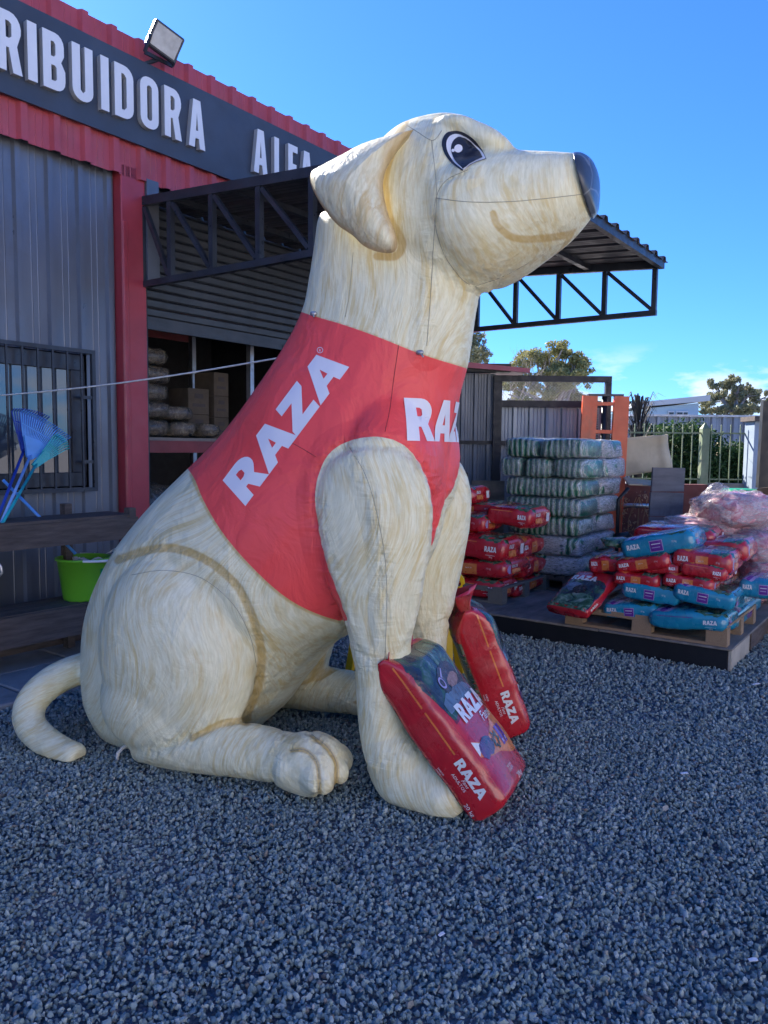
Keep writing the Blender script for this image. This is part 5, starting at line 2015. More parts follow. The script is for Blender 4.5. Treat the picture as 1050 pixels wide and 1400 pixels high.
# packs in green film on a pallet
KU = 3.42
KV0, KV1 = float(onu(690, 640, KU)[0]), 2.78
pallet('dark pallet under the tall stack of plastic-wrapped green packs', KU, KV0, 1.1, KV1 - KV0, DZ + .001, 'wood_dark')
KG = 'green striped packs in the tall wrapped stack'
zl = DZ + .15
stackw = []
for L_ in range(7):
    th = .187
    ex = (0, .01, -.01, .02, .03, .05, .03)[L_]
    words = ('lowest', 'second', 'third', 'fourth', 'fifth', 'sixth', 'topmost')[L_]
    cuts = (1,) if L_ < 5 else ((.28, .62, 1) if L_ == 5 else (.45, 1))
    if True:
        u_parts = 2
        prev = 0
        for ci_, c_ in enumerate(cuts):
            v0, v1 = KV0 - ex + (KV1 - KV0 + 2 * ex) * prev, KV0 - ex + (KV1 - KV0 + 2 * ex) * c_
            prev = c_
            for up in range(u_parts):
                ud = (1.1 + ex) / u_parts
                pos = ('left', 'middle', 'right')[ci_ if len(cuts) == 3 else ci_ * 2] if len(cuts) > 1 else ''
                o = empty('green_pack', ('%s %s layer pack at the %s of the tall wrapped stack' % (pos, words, ('front', 'back')[up])).strip(), 'pack', group=KG, mw=MB @ T(KU - ex / 2 + ud * (up + .5), (v0 + v1) / 2, zl, math.sin(L_ * 3 + up) * .02))
                lump('packed_goods', M['pack'], o, Matrix.Translation((0, 0, th / 2)), ud * .99, (v1 - v0) * .985, th * 1.0, L_ * 5 + up + ci_ * 9, amp=.14, e=6.0, m=(40, 12))
                lump('film', M['film_milky'] if up or L_ < 2 else M['film'], o, Matrix.Translation((0, 0, th / 2 + .002)), ud * 1.02, (v1 - v0) * 1.01, th * 1.05, L_ * 5 + up + ci_ * 9 + 2, amp=.2, e=6.0, m=(40, 12))
    zl += th
# clear plastic bags of pink packets
pallet('pallet under the clear bags of pink packets at the right edge', 3.5, 4.05, 1.0, 1.5, .0, 'wood', group='pallets on the ground')
def pink(label, px, py, Y, sx, sy, sz, seed, rz=0.):
    o = empty('clear_bag', label, 'bag', group='clear bags of pink packets', mw=Matrix.Translation(Vector(at(px, py, Y))) @ Matrix.Rotation(rz, 4, 'Z'))
    crumple('pink_packets', None, None, M['pink_pack'], None, sx * .94, sy * .94, sz * .92, seed, .35, mw=Matrix.Identity(4), parent=o)
    crumple('clear_plastic', None, None, M['film_pink'], None, sx, sy, sz, seed + 1, .5, mw=Matrix.Identity(4), parent=o)
    return o
pk = pink('large clear bag of pink packets with knotted neck on top of its pile', 1004, 697, 6.5, .62, .5, .31, 1, .3)
b = B()
kp = [at(948, 690, 6.4), at(962, 676, 6.4), at(975, 666, 6.4)]
crumple('knotted_neck', None, None, M['film_pink'], None, .24, .14, .12, 8, 1.0, mw=pk.matrix_world.inverted() @ Matrix.Translation(Vector(at(966, 680, 6.38))) @ Matrix.Rotation(R(-42), 4, 'Y'), parent=pk)
pink('flat clear bag of pink packets behind the top red bag', 962, 722, 6.55, .58, .5, .22, 3, .2)
pink('clear bag of pink packets at the right picture edge, upper side lit', 1040, 748, 6.3, .46, .5, .28, 5, .1)
pink('shaded clear bag of pink packets low at the right picture edge', 1050, 780, 6.2, .4, .5, .2, 7)
pink('clear bag of pink packets under the knotted bag', 1010, 735, 6.9, .7, .5, .3, 9)
pink('lowest clear bag of pink packets on the ground pallet', 1010, 785, 7.0, .8, .6, .5, 11)
# bottles standing behind the pile
for i, x_ in enumerate((895, 905, 914)):
    p_ = at(x_, 716, 6.9)
    bt = empty('bottle', ('left', 'middle', 'right')[i] + ' one of the three white-capped bottles behind the mixed pile', 'bottle', (p_[0], p_[1], p_[2] - .3), group='white-capped bottles behind the pile')
    b = B(); b.tube([(0, 0, 0), (0, 0, .2), (0, 0, .25), (0, 0, .29)], [.035, .035, .026, .014], 14)
    b.build('bottle_body', M['sky_plastic'], bt, smooth=True)
    b = B(); b.tube([(0, 0, .285), (0, 0, .325)], [.03, .03], 14)
    b.build('cap', M['white_plastic'], bt, smooth=True)
bx = empty('bottle_crate', 'dark crate carrying the bottles behind the mixed pile', 'crate', mw=Matrix.Translation(Vector(at(905, 716, 6.9)) - Vector((0, 0, .302))))
b = B(); b.box(-.25, .3, -.15, .3, -.66 + .15, 0)
b.build('crate_body', M['wood_dark'], bx, bevel=.01)

# ------------------------------------------------------------------ the two bags at the dog's feet
def hero(L, Wd, H, seed):
    me = bag_mesh(L, Wd, H, seed, top_pinch=True, n=64, m=56, e=7.0, fold=.0065, crown=.12, pin=.17, tip=.22)
    me.materials.append(M['bag_red'])
    r_ = bpy.data.objects.new('food_bag', None)
    C.objects.link(r_)
    o = link('bag_body', me, r_)
    p = Print(me, [M['bag_white'], M['bag_orange'], M['bag_purple'], M['photo'], M['bag_lilac'], M['bag_darkred'], M['bag_kibble'], M['photo_skin'], M['photo_shirt'], M['bag_plum'], M['photo_green'], M['photo_hair'], M['bag_micro']])
    hl = L / 2
    hw, hh_ = Wd / 2, H / 2
    for face, sg in (('side+', 1), ('side-', -1)):
        # gusset: reads from the seal down to the bottom; text tops toward the printed face
        s_ = sg
        def X(d):       # distance from the block bottom along the bag -> face coordinate origin
            return -hl + d
        p.raza(0, face, X(.245), .005 + .0, .045, off=.003, asp=1.1) if sg > 0 else None
        if sg > 0:
            p.text(0, face, 'Fans', X(.175), -.014, .016, shear=.4)
            p.text(0, face, 'ADULTOS', X(.215), -.034, .014)
            p.text(0, face, '20 kg', X(.09), -.068, .019)
            p.text(0, face, 'SABOR', X(.265), -.068, .009)
            p.text(0, face, 'CARNE', X(.265), -.079, .007)
            p.put(1, face, [(0, 0), (.2, 0), (.2, .008), (0, .008)], [(0, 1, 2), (0, 2, 3)], X(.47), .028, 1)
            p.put(1, face, [(0, 0), (.2, 0), (.2, .008), (0, .008)], [(0, 1, 2), (0, 2, 3)], X(.69), .028, 1)
            for i in range(13):
                for j in range(2):
                    p.put(12, face, [(0, 0), (.1 + .05 * math.sin(i * 5.3) ** 2, 0), (.1 + .05 * math.sin(i * 5.3) ** 2, .0016), (0, .0016)], [(0, 1, 2), (0, 2, 3)], X(.66 - j * .2), .018 - i * .007, 1)
    # front face: photograph over the upper half
    p.poly(3, 'top', curve([(.03, -hw * .87), (.1, -.06), (.02, hw * .6), (.03, hw * .87), (hl * .93, hw * .87), (hl * .93, -hw * .87)], 4), maxlen=.014)
    p.poly(10, 'top', curve([(.2, -hw * .87), (.14, -.08), (.22, .02), (.33, .0), (.34, -hw * .87)], 4), off=.0022, maxlen=.014)
    p.poly(11, 'top', [(.14, -.10), (.17, -.12), (.205, -.10), (.225, -.03), (.21, .05), (.18, .1), (.14, .12), (.1, .1), (.12, .05), (.15, .02), (.16, -.03)], off=.0032, maxlen=.015)
    p.poly(7, 'top', [(.112, .03), (.105, -.03), (.118, -.075), (.137, -.10), (.158, -.085), (.165, -.05), (.158, -.01), (.148, .03), (.13, .045)], off=.0036, maxlen=.015)
    p.poly(8, 'top', [(.03, -.17), (.07, -.16), (.1, -.1), (.105, -.04), (.12, .0), (.1, .06), (.11, .12), (.08, .17), (.03, .17), (.045, .05)], off=.0028, maxlen=.015)
    ring = [(.15 + .027 * math.cos(t), .09 + .027 * math.sin(t)) for t in np.linspace(0, 2 * math.pi, 25)[:-1]]
    rin = [(.15 + .018 * math.cos(t), .09 + .018 * math.sin(t)) for t in np.linspace(0, 2 * math.pi, 25)[:-1]]
    v, f = tess([ring, rin])
    p.put(4, 'top', v, f, 0, 0, 1, off=.0045)
    p.poly(4, 'top', [(.165, .062), (.2, .015), (.206, .02), (.175, .07)], off=.0045)
    p.raza(0, 'top', -.035, .175 if False else hw * .62, .085, rot=-math.pi / 2, off=.0045, asp=1.05)
    p.text(0, 'top', 'Fans', -.085, -.02, .045, rot=-math.pi / 2, off=.004, shear=.3)
    p.poly(5, 'top', [(-.012, hw * .87), (.03, hw * .87), (.03, -hw * .3)], off=.001)
    # sweep with meat and kibble
    p.poly(1, 'top', curve([(-.10, hw * .87), (-.14, .08), (-.12, -.03), (-.07, -.12), (-.06, -hw * .87), (-.25, -hw * .87), (-.26, -.1), (-.22, .0), (-.20, .1), (-.17, hw * .87)], 4), maxlen=.014)
    p.poly(0, 'top', [(-.10, hw * .87), (-.135, hw * .6), (-.165, hw * .87)], off=.0025)
    p.poly(9, 'top', [(-.15, .165), (-.13, .15), (-.125, .12), (-.118, .09), (-.126, .055), (-.14, .03), (-.155, .035), (-.17, .02), (-.19, .045), (-.2, .08), (-.192, .11), (-.2, .14), (-.18, .165)], off=.003, maxlen=.02)
    for i in range(15):
        cx_, cy_ = -.17 + .018 * math.sin(i * 2.4) * (1 + (i % 3) * .4), -.015 + .02 * math.cos(i * 2.4) * (1 + (i % 3) * .4)
        p.poly(6, 'top', [(cx_ + .008 * math.cos(t), cy_ + .008 * math.sin(t)) for t in np.linspace(0, 2 * math.pi, 9)[:-1]], off=.0034 + .0002 * (i % 3))
    for i in range(2):
        p.poly(2, 'top', [(-.13 - .0 * i, -.06 - i * .038), (-.13, -.09 - i * .038), (-.215, -.09 - i * .038), (-.215, -.06 - i * .038)], off=.003)
        p.poly(4, 'top', [(-.19, -.067 - i * .038), (-.19, -.083 - i * .038), (-.205, -.083 - i * .038), (-.205, -.067 - i * .038)], off=.0038)
    p.text(0, 'top', 'NUEVA', -.285, .045, .012, rot=-math.pi / 2)
    p.text(0, 'top', 'LINEA', -.302, .045, .015, rot=-math.pi / 2)
    p.text(0, 'top', '20kg', -.35, .0, .024, rot=-math.pi / 2)
    p.build('print', r_)
    # back face: dark green panel with lines
    p2 = Print(me, [M['photo_green'], M['bag_lilac'], M['bag_white']])
    def under(mat, pts_, off):
        v, f = tess([pts_])
        v, f = refine(v, f, .03)
        p2.b.cur = mat
        cast_patch(p2.b, p2.bvh, v, f, lambda X_, Y_: (Vector((X_, Y_, -.9)), Vector((0, 0, 1))), off)
    under(0, [(-.3, -hw * .95), (.2, -hw * .95), (.2, hw * .95), (-.3, hw * .95)], .0015)
    for i in range(16):
        under(1, [(-.27 + i * .027, -.16), (-.268 + i * .027, -.16), (-.268 + i * .027, .17), (-.27 + i * .027, .17)], .003)
    p2.build('back_print', r_)
    # welded seams along the four edges and the flat seal
    bvh = p.bvh
    for sy in (1, -1):
        for sz in (1, -1):
            P = []
            for i in range(40):
                x = -hl + .01 + (L * .9) * i / 39
                d = Vector((0, -sy * .66 * Wd / H * .0 - sy, -sz * H / Wd * 1.02)).normalized()
                h, nn, _, _ = bvh.ray_cast(Vector((x, 0, 0)) - d * .9, d)
                if h is not None:
                    P.append(h + nn * .0008)
            b = B(); b.tube(P, .0022, 5)
            b.build('edge_seam', M['bag_red'], r_, smooth=True)
    fin = B()
    nn_ = 34
    vv = []
    for i in range(nn_ + 1):
        y = -hw * 1.02 + Wd * 1.02 * i / nn_
        wv_ = .022 * math.sin(y * 24 + seed) + .008 * math.sin(y * 63 + seed * 2)
        for k_, dx in enumerate((-.02, .0, .035, .07)):
            vv.append((hl + dx, y * (1 - .04 * k_), wv_ * (1 + k_ * .5) + .004 * k_ * k_))
    m4 = 4
    fin.add(vv, [(i * m4 + j, (i + 1) * m4 + j, (i + 1) * m4 + j + 1, i * m4 + j + 1) for i in range(nn_) for j in range(3)])
    o = fin.build('seal', M['bag_red'], r_, smooth=True)
    so_ = o.modifiers.new('s', 'SOLIDIFY')
    so_.thickness = .004
    return r_
def hero_place(r_, A, Wv, lean, L, Wd, H, lab):
    """A: bottom corner nearest the camera on the dog side; Wv: width direction (away from camera); lean: angle back from upright"""
    Wv = Vector(Wv).normalized()
    fwd = Vector((Wv.y, -Wv.x, 0))          # where the printed face looks, level
    l_ = (-fwd * math.sin(lean) + Vector((0, 0, 1)) * math.cos(lean)).normalized()
    n_ = (fwd * math.cos(lean) + Vector((0, 0, 1)) * math.sin(lean)).normalized()
    y_ = n_.cross(l_)
    c = Vector(A) + Wv * (Wd / 2) + n_ * (H / 2) + l_ * (L / 2)
    r_.matrix_world = Matrix(((l_.x, y_.x, n_.x, c.x), (l_.y, y_.y, n_.y, c.y), (l_.z, y_.z, n_.z, c.z), (0, 0, 0, 1)))
    return tag(r_, lab, 'food bag', "large red food bags leaning on the dog's front legs")
h1 = hero(.74, .42, .19, 3)
hero_place(h1, gnd(646, 1131, -.005), DL, R(40), .74, .42, .19, "large red food bag leaning on the dog's near front leg, printed face to the right")
h2 = hero(.70, .37, .20, 8)
hero_place(h2, gnd(679, 1017, 0), (-.05, .998, 0), R(21), .70, .37, .20, "large red food bag against the dog's far front leg, narrow side to the camera")
# yellow step stool behind the dog
stl = empty('step_stool', 'yellow metal step stool standing behind the front legs of the dog', 'stool', tuple(at(545, 930, 4.75) * np.array((1, 1, 0))), rot=-.25)
for sx in (-1, 1):
    b = B(); b.beam((sx * .33, -.02, 0), (sx * .26, .16, .72), .05, .03)
    b.build('leg', M['yellow'], stl)
    b = B(); b.beam((sx * .33, .42, 0), (sx * .26, .2, .72), .05, .03)
    b.build('leg', M['yellow'], stl)
for z_, y_ in ((.3, .05), (.72, .18)):
    b = B(); b.box(-.28, .28, y_ - .09, y_ + .12, z_, z_ + .035)
    b.build('tread', M['yellow'], stl, bevel=.005)
# side bracket with round holes, seen beside the far leg
bp = at(631, 807, 4.7)
pts_o = [(-.028, -.10), (.02, -.10), (.022, .05), (.035, .06), (.03, .09), (.0, .13), (-.028, .13)]
hol = [[(.0 + .013 * math.cos(t), zc + .018 * math.sin(t)) for t in np.linspace(0, 2 * math.pi, 13)[:-1]] for zc in (-.045, .06)]
bb = solid([pts_o] + hol, .02)
bb.v = [(x, -z, y) for x, y, z in bb.v]
bb.build('side_bracket', [M['yellow'], M['yellow']], stl, mw=stl.matrix_world.inverted() @ Matrix.Translation(Vector(bp)) if False else Matrix.Translation((bp[0] - stl.location.x, bp[1] - stl.location.y, bp[2])))
# bits of litter on the gravel
for (x_, y_, w_, h_, a_, lab) in ((1034, 935, .05, .012, .3, 'white plastic scrap on the gravel below the platform end'), (1030, 1312, .022, .008, -.1, 'small white scrap on the gravel at the lower right'), (604, 1277, .018, .007, .5, 'small white chip on the gravel below the large bag'), (738, 1227, .016, .006, -.2, 'tiny white chip on the gravel in the lower middle'), (936, 1057, .03, .01, .1, 'pale leaf scrap on the gravel right of the large bags')):
    p_ = gnd(x_, y_, .012)
    b = B(); b.add([(-w_ * .6, -h_, 0), (0, -h_ * .9, .002), (w_ * .6, -h_ * .4, .001), (w_ * .55, h_, .002), (0, h_ * .8, .003), (-w_ * .7, h_ * .4, 0)], [(0, 1, 4, 5), (1, 2, 3, 4)])
    o = b.build('scrap', M['white_plastic'], mw=Matrix.Translation(Vector(p_)) @ Matrix.Rotation(a_, 4, 'Z'))
    sm = o.modifiers.new('s', 'SOLIDIFY'); sm.thickness = .002
    tag(o, lab, 'scrap')

# ================================================================== BACKGROUND YARD
def wx(px, py, Y):
    return at(px, py, Y)
def panel(x0, x1, Y, z0, z1, mat, parent, name='wall_panel', pitch=.2, rib=.05, h=.03):
    """ribbed sheet facing the camera"""
    q = corr(x0, x1, z0, z1, pitch=pitch, rib=rib, h=h)
    q.v = [(X, Y - yy, Z) for X, yy, Z in q.v]
    q.f = [f[::-1] for f in q.f]
    return q.build(name, M[mat], parent)
# container shed with pink roof
yc = 9.6
xl, xr = wx(600, 600, yc)[0], wx(676, 600, yc)[0]
shd = empty('yard_shed', 'corrugated grey shed with thin pink roof beside the black framed gate', 'shed', (0, 0, 0))
ztop_ = wx(676, 511, yc)[2]
zmid = wx(676, 605, yc)[2]
x = xl - .6
while x < xr:
    x1 = min(x + .8, xr)
    panel(x, x1 - .002, yc, 0, ztop_, 'fence_sheet_dark', shd, pitch=.16, rib=.055)
    x = x1
b = B(); b.box(xl - .6, xr + .04, yc - .06, yc - .035, zmid - .02, zmid + .02)
b.build('rail', M['black'], shd)
b = B(); b.box(xl - .6, xr - .02, yc + .05, yc + 3, 0, ztop_ - .01)
b.build('shed_body', M['fence_sheet_dark'], shd)
zr0, zr1 = wx(725, 506, yc - .3)[2], wx(640, 491, yc - .3)[2]
xa, xb = wx(600, 500, yc - .3)[0] - .6, wx(725, 500, yc - .3)[0]
b = B(); b.add([(xa, yc - .3, zr1 - .03), (xb, yc - .3, zr0 - .03), (xb, yc + 2, zr0 + .1), (xa, yc + 2, zr1 + .1), (xa, yc - .3, zr1 + .05), (xb, yc - .3, zr0 + .02), (xb, yc + 2, zr0 + .15), (xa, yc + 2, zr1 + .18)],
               [(0, 3, 2, 1), (4, 5, 6, 7), (0, 1, 5, 4), (1, 2, 6, 5), (2, 3, 7, 6), (3, 0, 4, 7)])
b.build('roof', M['pink_roof'], shd)
b = B(); b.box(xl - .6, xr + .15, yc - .22, yc - .04, ztop_ + .002, ztop_ + .1)
b.build('eaves_board', M['black'], shd)
# black framed gate with mesh
gt = empty('yard_gate', 'black framed gate with corrugated lower panel and wire mesh above', 'gate', (0, 0, 0))
yg = 9.5
g0, g1 = wx(679, 600, yg)[0], wx(830, 600, yg)[0]
zt, zm = wx(760, 518, yg)[2], wx(700, 552, yg)[2]
zl_ = wx(700, 605, yg)[2]
for nm, q in (('post', (g0 - .05, g0 + .05, 0, zt - .04)), ('post', (g1 - .045, g1 + .025, 0, zt - .04)), ('top_bar', (g0 - .05, g1 + .025, zt - .038, zt + .035)), ('middle_bar', (g0 + .052, g1 - .047, zm - .04, zm + .04)), ('lower_bar', (g0 + .052, g1 - .047, zl_ - .03, zl_ + .02)), ('bottom_bar', (g0 + .052, g1 - .047, .05, .12))):
    b = B(); b.box(q[0], q[1], yg - .04, yg + .03, q[2], q[3])
    b.build(nm, M['black'], gt)
x = g0 + .05
while x < g1 - .05:
    x1 = min(x + .6, g1 - .05)
    panel(x, x1 - .002, yg + .07, .1, zm - .03, 'fence_sheet', gt, name='gate_sheet', pitch=.2, rib=.06)
    x = x1
b = B()
sp = .035
w_, h_ = g1 - g0 - .1, zt - zm - .08
nx = int((w_ + h_) / sp)
for i in range(nx):
    for s_ in (1, -1):
        a0 = (i * sp, 0)
        # clip the diagonal to the rectangle
        x0, x1 = i * sp - h_, i * sp
        pa, pb = (max(x0, 0), max(0, -x0)), (min(x1, w_), h_ - max(0, x1 - w_))
        if pb[0] <= pa[0]:
            continue
        A_ = (g0 + .05 + (pa[0] if s_ > 0 else w_ - pa[0]), yg, zm + .04 + pa[1])
        B_ = (g0 + .05 + (pb[0] if s_ > 0 else w_ - pb[0]), yg, zm + .04 + pb[1])
        b.beam(A_, B_, .002, .002)
o = b.build('wire_mesh', M['galv'], gt)
o['kind'] = 'stuff'
# orange pallet stacker
fk = empty('pallet_stacker', 'orange pallet stacker with twin mast rails and black chain cylinder', 'forklift', (0, 0, 0))
yf = 8.9
def mastx(px, py):
    p = wx(px, py, yf)
    return p[0], p[2]
for (xa_, ya_, xb_, yb_, w_) in ((802, 541, 795, 655, .05), (811.5, 541, 805, 655, .045), (845, 541, 838, 655, .05), (854.5, 542, 849, 655, .045)):
    a0, a1 = mastx(xa_, ya_), mastx(xb_, yb_)
    b = B(); b.beam((a0[0], yf, a0[1]), (a1[0], yf, a1[1]), w_, .09); b.beam((a1[0], yf, a1[1]), (a1[0] - .04, yf, .15), w_, .09)
    b.build('mast_rail', M['orange'], fk)
for ya_ in (552, 590):
    a0, a1 = mastx(806, ya_), mastx(848, ya_ + 1)
    b = B(); b.box(a0[0], a1[0], yf - .02, yf + .03, a0[1] - .02, a0[1] + .02)
    b.build('cross_bar', M['orange'], fk)
a0, a1 = mastx(804, 541), mastx(852, 541)
b = B(); b.box(a0[0], a1[0], yf - .03, yf + .05, a0[1] - .003, a0[1] + .02)
b.build('top_bar', M['dark_steel'], fk)
a0, a1 = mastx(827, 542), mastx(822, 650)
b = B(); b.tube([(a0[0], yf + .01, a0[1]), (a1[0], yf + .01, a1[1] - .6)], .03, 10)
b.build('cylinder', M['black'], fk, smooth=True)
for xx in (816, 834):
    b = B()
    for i in range(34):
        a0 = mastx(xx, 548 + i * 3.2)
        b.box(a0[0] - .017, a0[0] + .017, yf + .02, yf + .035, a0[1] - .009, a0[1] + .009)
    o = b.build('chain', M['black'], fk)
    o['kind'] = 'stuff'
b = B(); b.box(mastx(800, 600)[0], mastx(850, 600)[0], yf - .1, yf + .5, .1, .5)
b.build('power_unit', M['orange'], fk, bevel=.02)
for sx in (802, 842):
    b = B(); b.box(mastx(sx, 600)[0], mastx(sx, 600)[0] + .14, yf - 1.1, yf - .1, .05, .1)
    b.build('fork', M['black'], fk)
b = B(); q = wx(847, 640, 7.9); b.tube([(q[0], q[1], .1), (q[0], q[1], 1.0), (q[0] + .1, q[1], 1.12)], .02, 8); b.tube([(q[0] - .02, q[1], .6), (q[0] + .12, q[1] + .02, .62)], .05, 8)
tag(b.build('hand_truck', M['black'], smooth=True), 'black handle of a hand truck right of the wrapped stack', 'hand truck')
# cardboard sheet
yb = 8.7
def grid_sheet(name, label, cat, mat, quad, Y, depthf, nx=20, nz=12, thick=.012, group=None):
    """quad: picture corners ul, ur, lr, ll at distance Y; depthf(s, t) adds depth"""
    c_ = [np.array(wx(x, y, Y)) for x, y in quad]
    vs = []
    for j in range(nz + 1):
        for i in range(nx + 1):
            s_, t_ = i / nx, j / nz
            p = (c_[0] * (1 - s_) + c_[1] * s_) * (1 - t_) + (c_[3] * (1 - s_) + c_[2] * s_) * t_
            p = p + np.array((0, depthf(s_, t_), 0))
            vs.append(p)
    b = B().add(vs, [(j * (nx + 1) + i, (j + 1) * (nx + 1) + i, (j + 1) * (nx + 1) + i + 1, j * (nx + 1) + i + 1) for j in range(nz) for i in range(nx)])
    o = b.build(name, M[mat], smooth=True)
    m_ = o.modifiers.new('s', 'SOLIDIFY')
    m_.thickness = thick
    return tag(o, label, cat, group)
grid_sheet('cardboard_sheet', 'large beige cardboard sheet curled at its right edge behind the stack', 'cardboard', 'beige', ((852, 599), (914, 594), (919, 640), (850, 652)), 8.9, lambda s, t: .03 * math.sin(t * 5) * s - .25 * max(0, s - .75) ** 1 + .25 * max(0, s - .86) * 2)
grid_sheet('cardboard_flap', 'pale cardboard flap lying below the large beige sheet', 'cardboard', 'beige', ((852, 652), (892, 657), (890, 662), (846, 660)), 8.7, lambda s, t: -.35 * t)
# grey plank board leaning
p0_ = wx(892, 638, 8.2)
bd = empty('leaning_board', 'weathered grey wooden board standing upright behind the pile', 'board', (0, 0, 0))
for (xa_, xb_, yt_, yb_, off_) in ((893, 937, 639, 672, 0), (890, 935, 673, 706, .005), (888, 933, 707, 770, .0)):
    A_, B_, C_, D_ = wx(xa_, yt_, 8.2 + off_), wx(xb_, yt_ + 1, 8.2 + off_), wx(xb_ - 2, yb_, 8.2 + off_), wx(xa_ - 2, yb_, 8.2 + off_)
    b = B()
    vs = [A_, B_, C_, D_] + [q + np.array((0, .04, 0)) for q in (A_, B_, C_, D_)]
    b.add(vs, [(3, 2, 1, 0), (4, 5, 6, 7), (0, 1, 5, 4), (1, 2, 6, 5), (2, 3, 7, 6), (3, 0, 4, 7)])
    b.build('plank', M['plank_grey'], bd)
# dark red low wall with pipe and dry weeds
rw = empty('red_wall', 'low dark red wall behind the stacks with a grey pipe in front', 'wall', (0, 0, 0))
x0_, x1_ = wx(840, 700, 9.1)[0], wx(966, 700, 9.1)[0]
b = B(); b.box(x0_, x1_, 9.1, 9.25, 0, wx(900, 662, 9.1)[2])
b.build('wall_face', M['brick_red'], rw)
b = B(); b.tube([wx(842, 691, 8.95), wx(894, 691, 8.95)], .025, 8)
o = b.build('grey_pipe', M['galv'], smooth=True)
tag(o, 'horizontal grey pipe in front of the low dark red wall', 'pipe')
b = B()
q = random.Random(9)
for i in range(260):
    c_ = Vector(wx(q.uniform(850, 886), q.uniform(672, 745), 8.85 + q.uniform(-.1, .1)))
    if q.random() > .5 + .5 * math.sin(c_.x * 19 + c_.z * 7):
        continue
    d = Vector((q.uniform(-1, 1), q.uniform(-1, 1), q.uniform(-1, 1))).normalized()
    e_ = d.orthogonal().normalized()
    r_ = q.uniform(.012, .03)
    b.add([c_ - d * r_, c_ + e_ * r_ * .5, c_ + d * r_, c_ - e_ * r_ * .5], [(0, 1, 2, 3)])
for i in range(7):
    c_ = Vector(wx(852 + i * 5, 745, 8.85))
    b.tube([c_ + Vector((0, 0, -1)), c_ + Vector((q.uniform(-.05, .05), 0, .3)), c_ + Vector((q.uniform(-.1, .1), 0, .55))], .004, 4)
o = b.build('dry_weed', M['leaf_dry'])
tag(o, 'dry reddish weed growing against the low dark red wall', 'plant')
# brown board left of the wrapped stack
b = B()
A_ = wx(645, 657, 8.4)
b.box(A_[0], wx(690, 657, 8.4)[0], 8.4, 8.44, .15, A_[2])
tag(b.build('brown_board', M['plywood']), 'brown board standing between the red stack and the shed', 'board')
# small crate at the dog
A_ = wx(625, 646, 8.6)
b = B(); b.box(A_[0], wx(640, 646, 8.6)[0], 8.6, 8.9, .15, A_[2])
tag(b.build('stacked_timber', M['wood_dark']), 'dark timber end seen between the dog and the shed wall', 'timber')
# green iron fence on a low wall
fe = empty('iron_fence', 'light green iron picket fence on a low pale wall with a square pillar', 'fence', (0, 0, 0))
yf2 = 11.5
fx0, fx1 = wx(838, 600, yf2)[0], wx(1041, 600, yf2)[0]
zr_ = wx(940, 592, yf2)[2]
zw = wx(1000, 661, yf2)[2]
b = B(); b.box(wx(966, 660, yf2)[0], fx1 + .05, yf2 - .05, yf2 + .12, 0, zw)
b.build('base_wall', M['kerb'], fe)
b = B(); b.box(fx0, fx1, yf2 - .012, yf2 + .012, zr_ - .012, zr_ + .012)
b.build('rail', M['green_paint'], fe)
b = B(); b.box(fx0, fx1, yf2 - .012, yf2 + .012, zw + .05, zw + .07)
b.build('rail', M['green_paint'], fe)
pkb = B(); pkb.box(-.007, .007, -.007, .007, zw - .3, zr_ + .11); pkb.add([(-.009, -.009, zr_ + .11), (.009, -.009, zr_ + .11), (.009, .009, zr_ + .11), (-.009, .009, zr_ + .11), (0, 0, zr_ + .14)], [(0, 1, 4), (1, 2, 4), (2, 3, 4), (3, 0, 4)])
pm_ = None
x = fx0 + .03
while x < fx1:
    if abs(x - wx(963, 600, yf2)[0]) > .09:
        if pm_ is None:
            pm_ = pkb.build('picket', M['green_paint'], fe, mw=T(x, yf2 - .021, 0)).data
        else:
            link('picket', pm_, fe, T(x, yf2 - .021, 0))
    x += .142
px_ = wx(963, 600, yf2)[0]
zp = wx(963, 586, yf2)[2]
b = B(); b.box(px_ - .055, px_ + .055, yf2 - .06, yf2 + .06, 0, zp); b.add([(px_ - .055, yf2 - .06, zp), (px_ + .055, yf2 - .06, zp), (px_ + .055, yf2 + .06, zp), (px_ - .055, yf2 + .06, zp), (px_, yf2, zp + .09)], [(0, 1, 4), (1, 2, 4), (2, 3, 4), (3, 0, 4)])
b.build('pillar', M['green_paint'], fe)
# distant sheet fence
ff = empty('sheet_fence', 'long pale corrugated metal fence far behind the bushes', 'fence', (0, 0, 0))
yff = 16.
x, xe = wx(858, 600, yff)[0], wx(1090, 600, yff)[0] + 6
zt_ = wx(960, 570, yff)[2]
first_ = True
while x < xe:
    panel(x, x + .898, yff, 0, zt_, 'fence_sheet', ff, pitch=.225, rib=.08, h=.05)
    x += .9
b = B(); b.box(wx(858, 600, yff)[0], xe, yff - .09, yff + .02, zt_ + .002, zt_ + .04)
b.build('cap_rail', M['galv'], ff)
# low tan building piece behind the right bush
b = B(); b.box(wx(985, 600, 14)[0], wx(1036, 600, 14)[0], 14, 14.2, 0, wx(1000, 605, 14)[2])
tag(b.build('tan_wall', M['beige']), 'low tan wall sunlit behind the right green bush', 'wall')
# white shed corner
ws = empty('white_shed', 'narrow pale blue white shed corner with dark eaves at the right', 'shed', (0, 0, 0))
A_, B_ = wx(1028, 660, 11.2), wx(1046, 576, 11.2)
b = B(); b.box(A_[0], A_[0] + 2, 11.2, 11.5, 0, B_[2])
b.build('wall', M['shed_white'], ws)
b = B(); b.box(A_[0] - .05, A_[0] + 2, 11.1, 11.55, B_[2] + .002, B_[2] + .07)
b.build('roof', M['wood_dark'], ws)
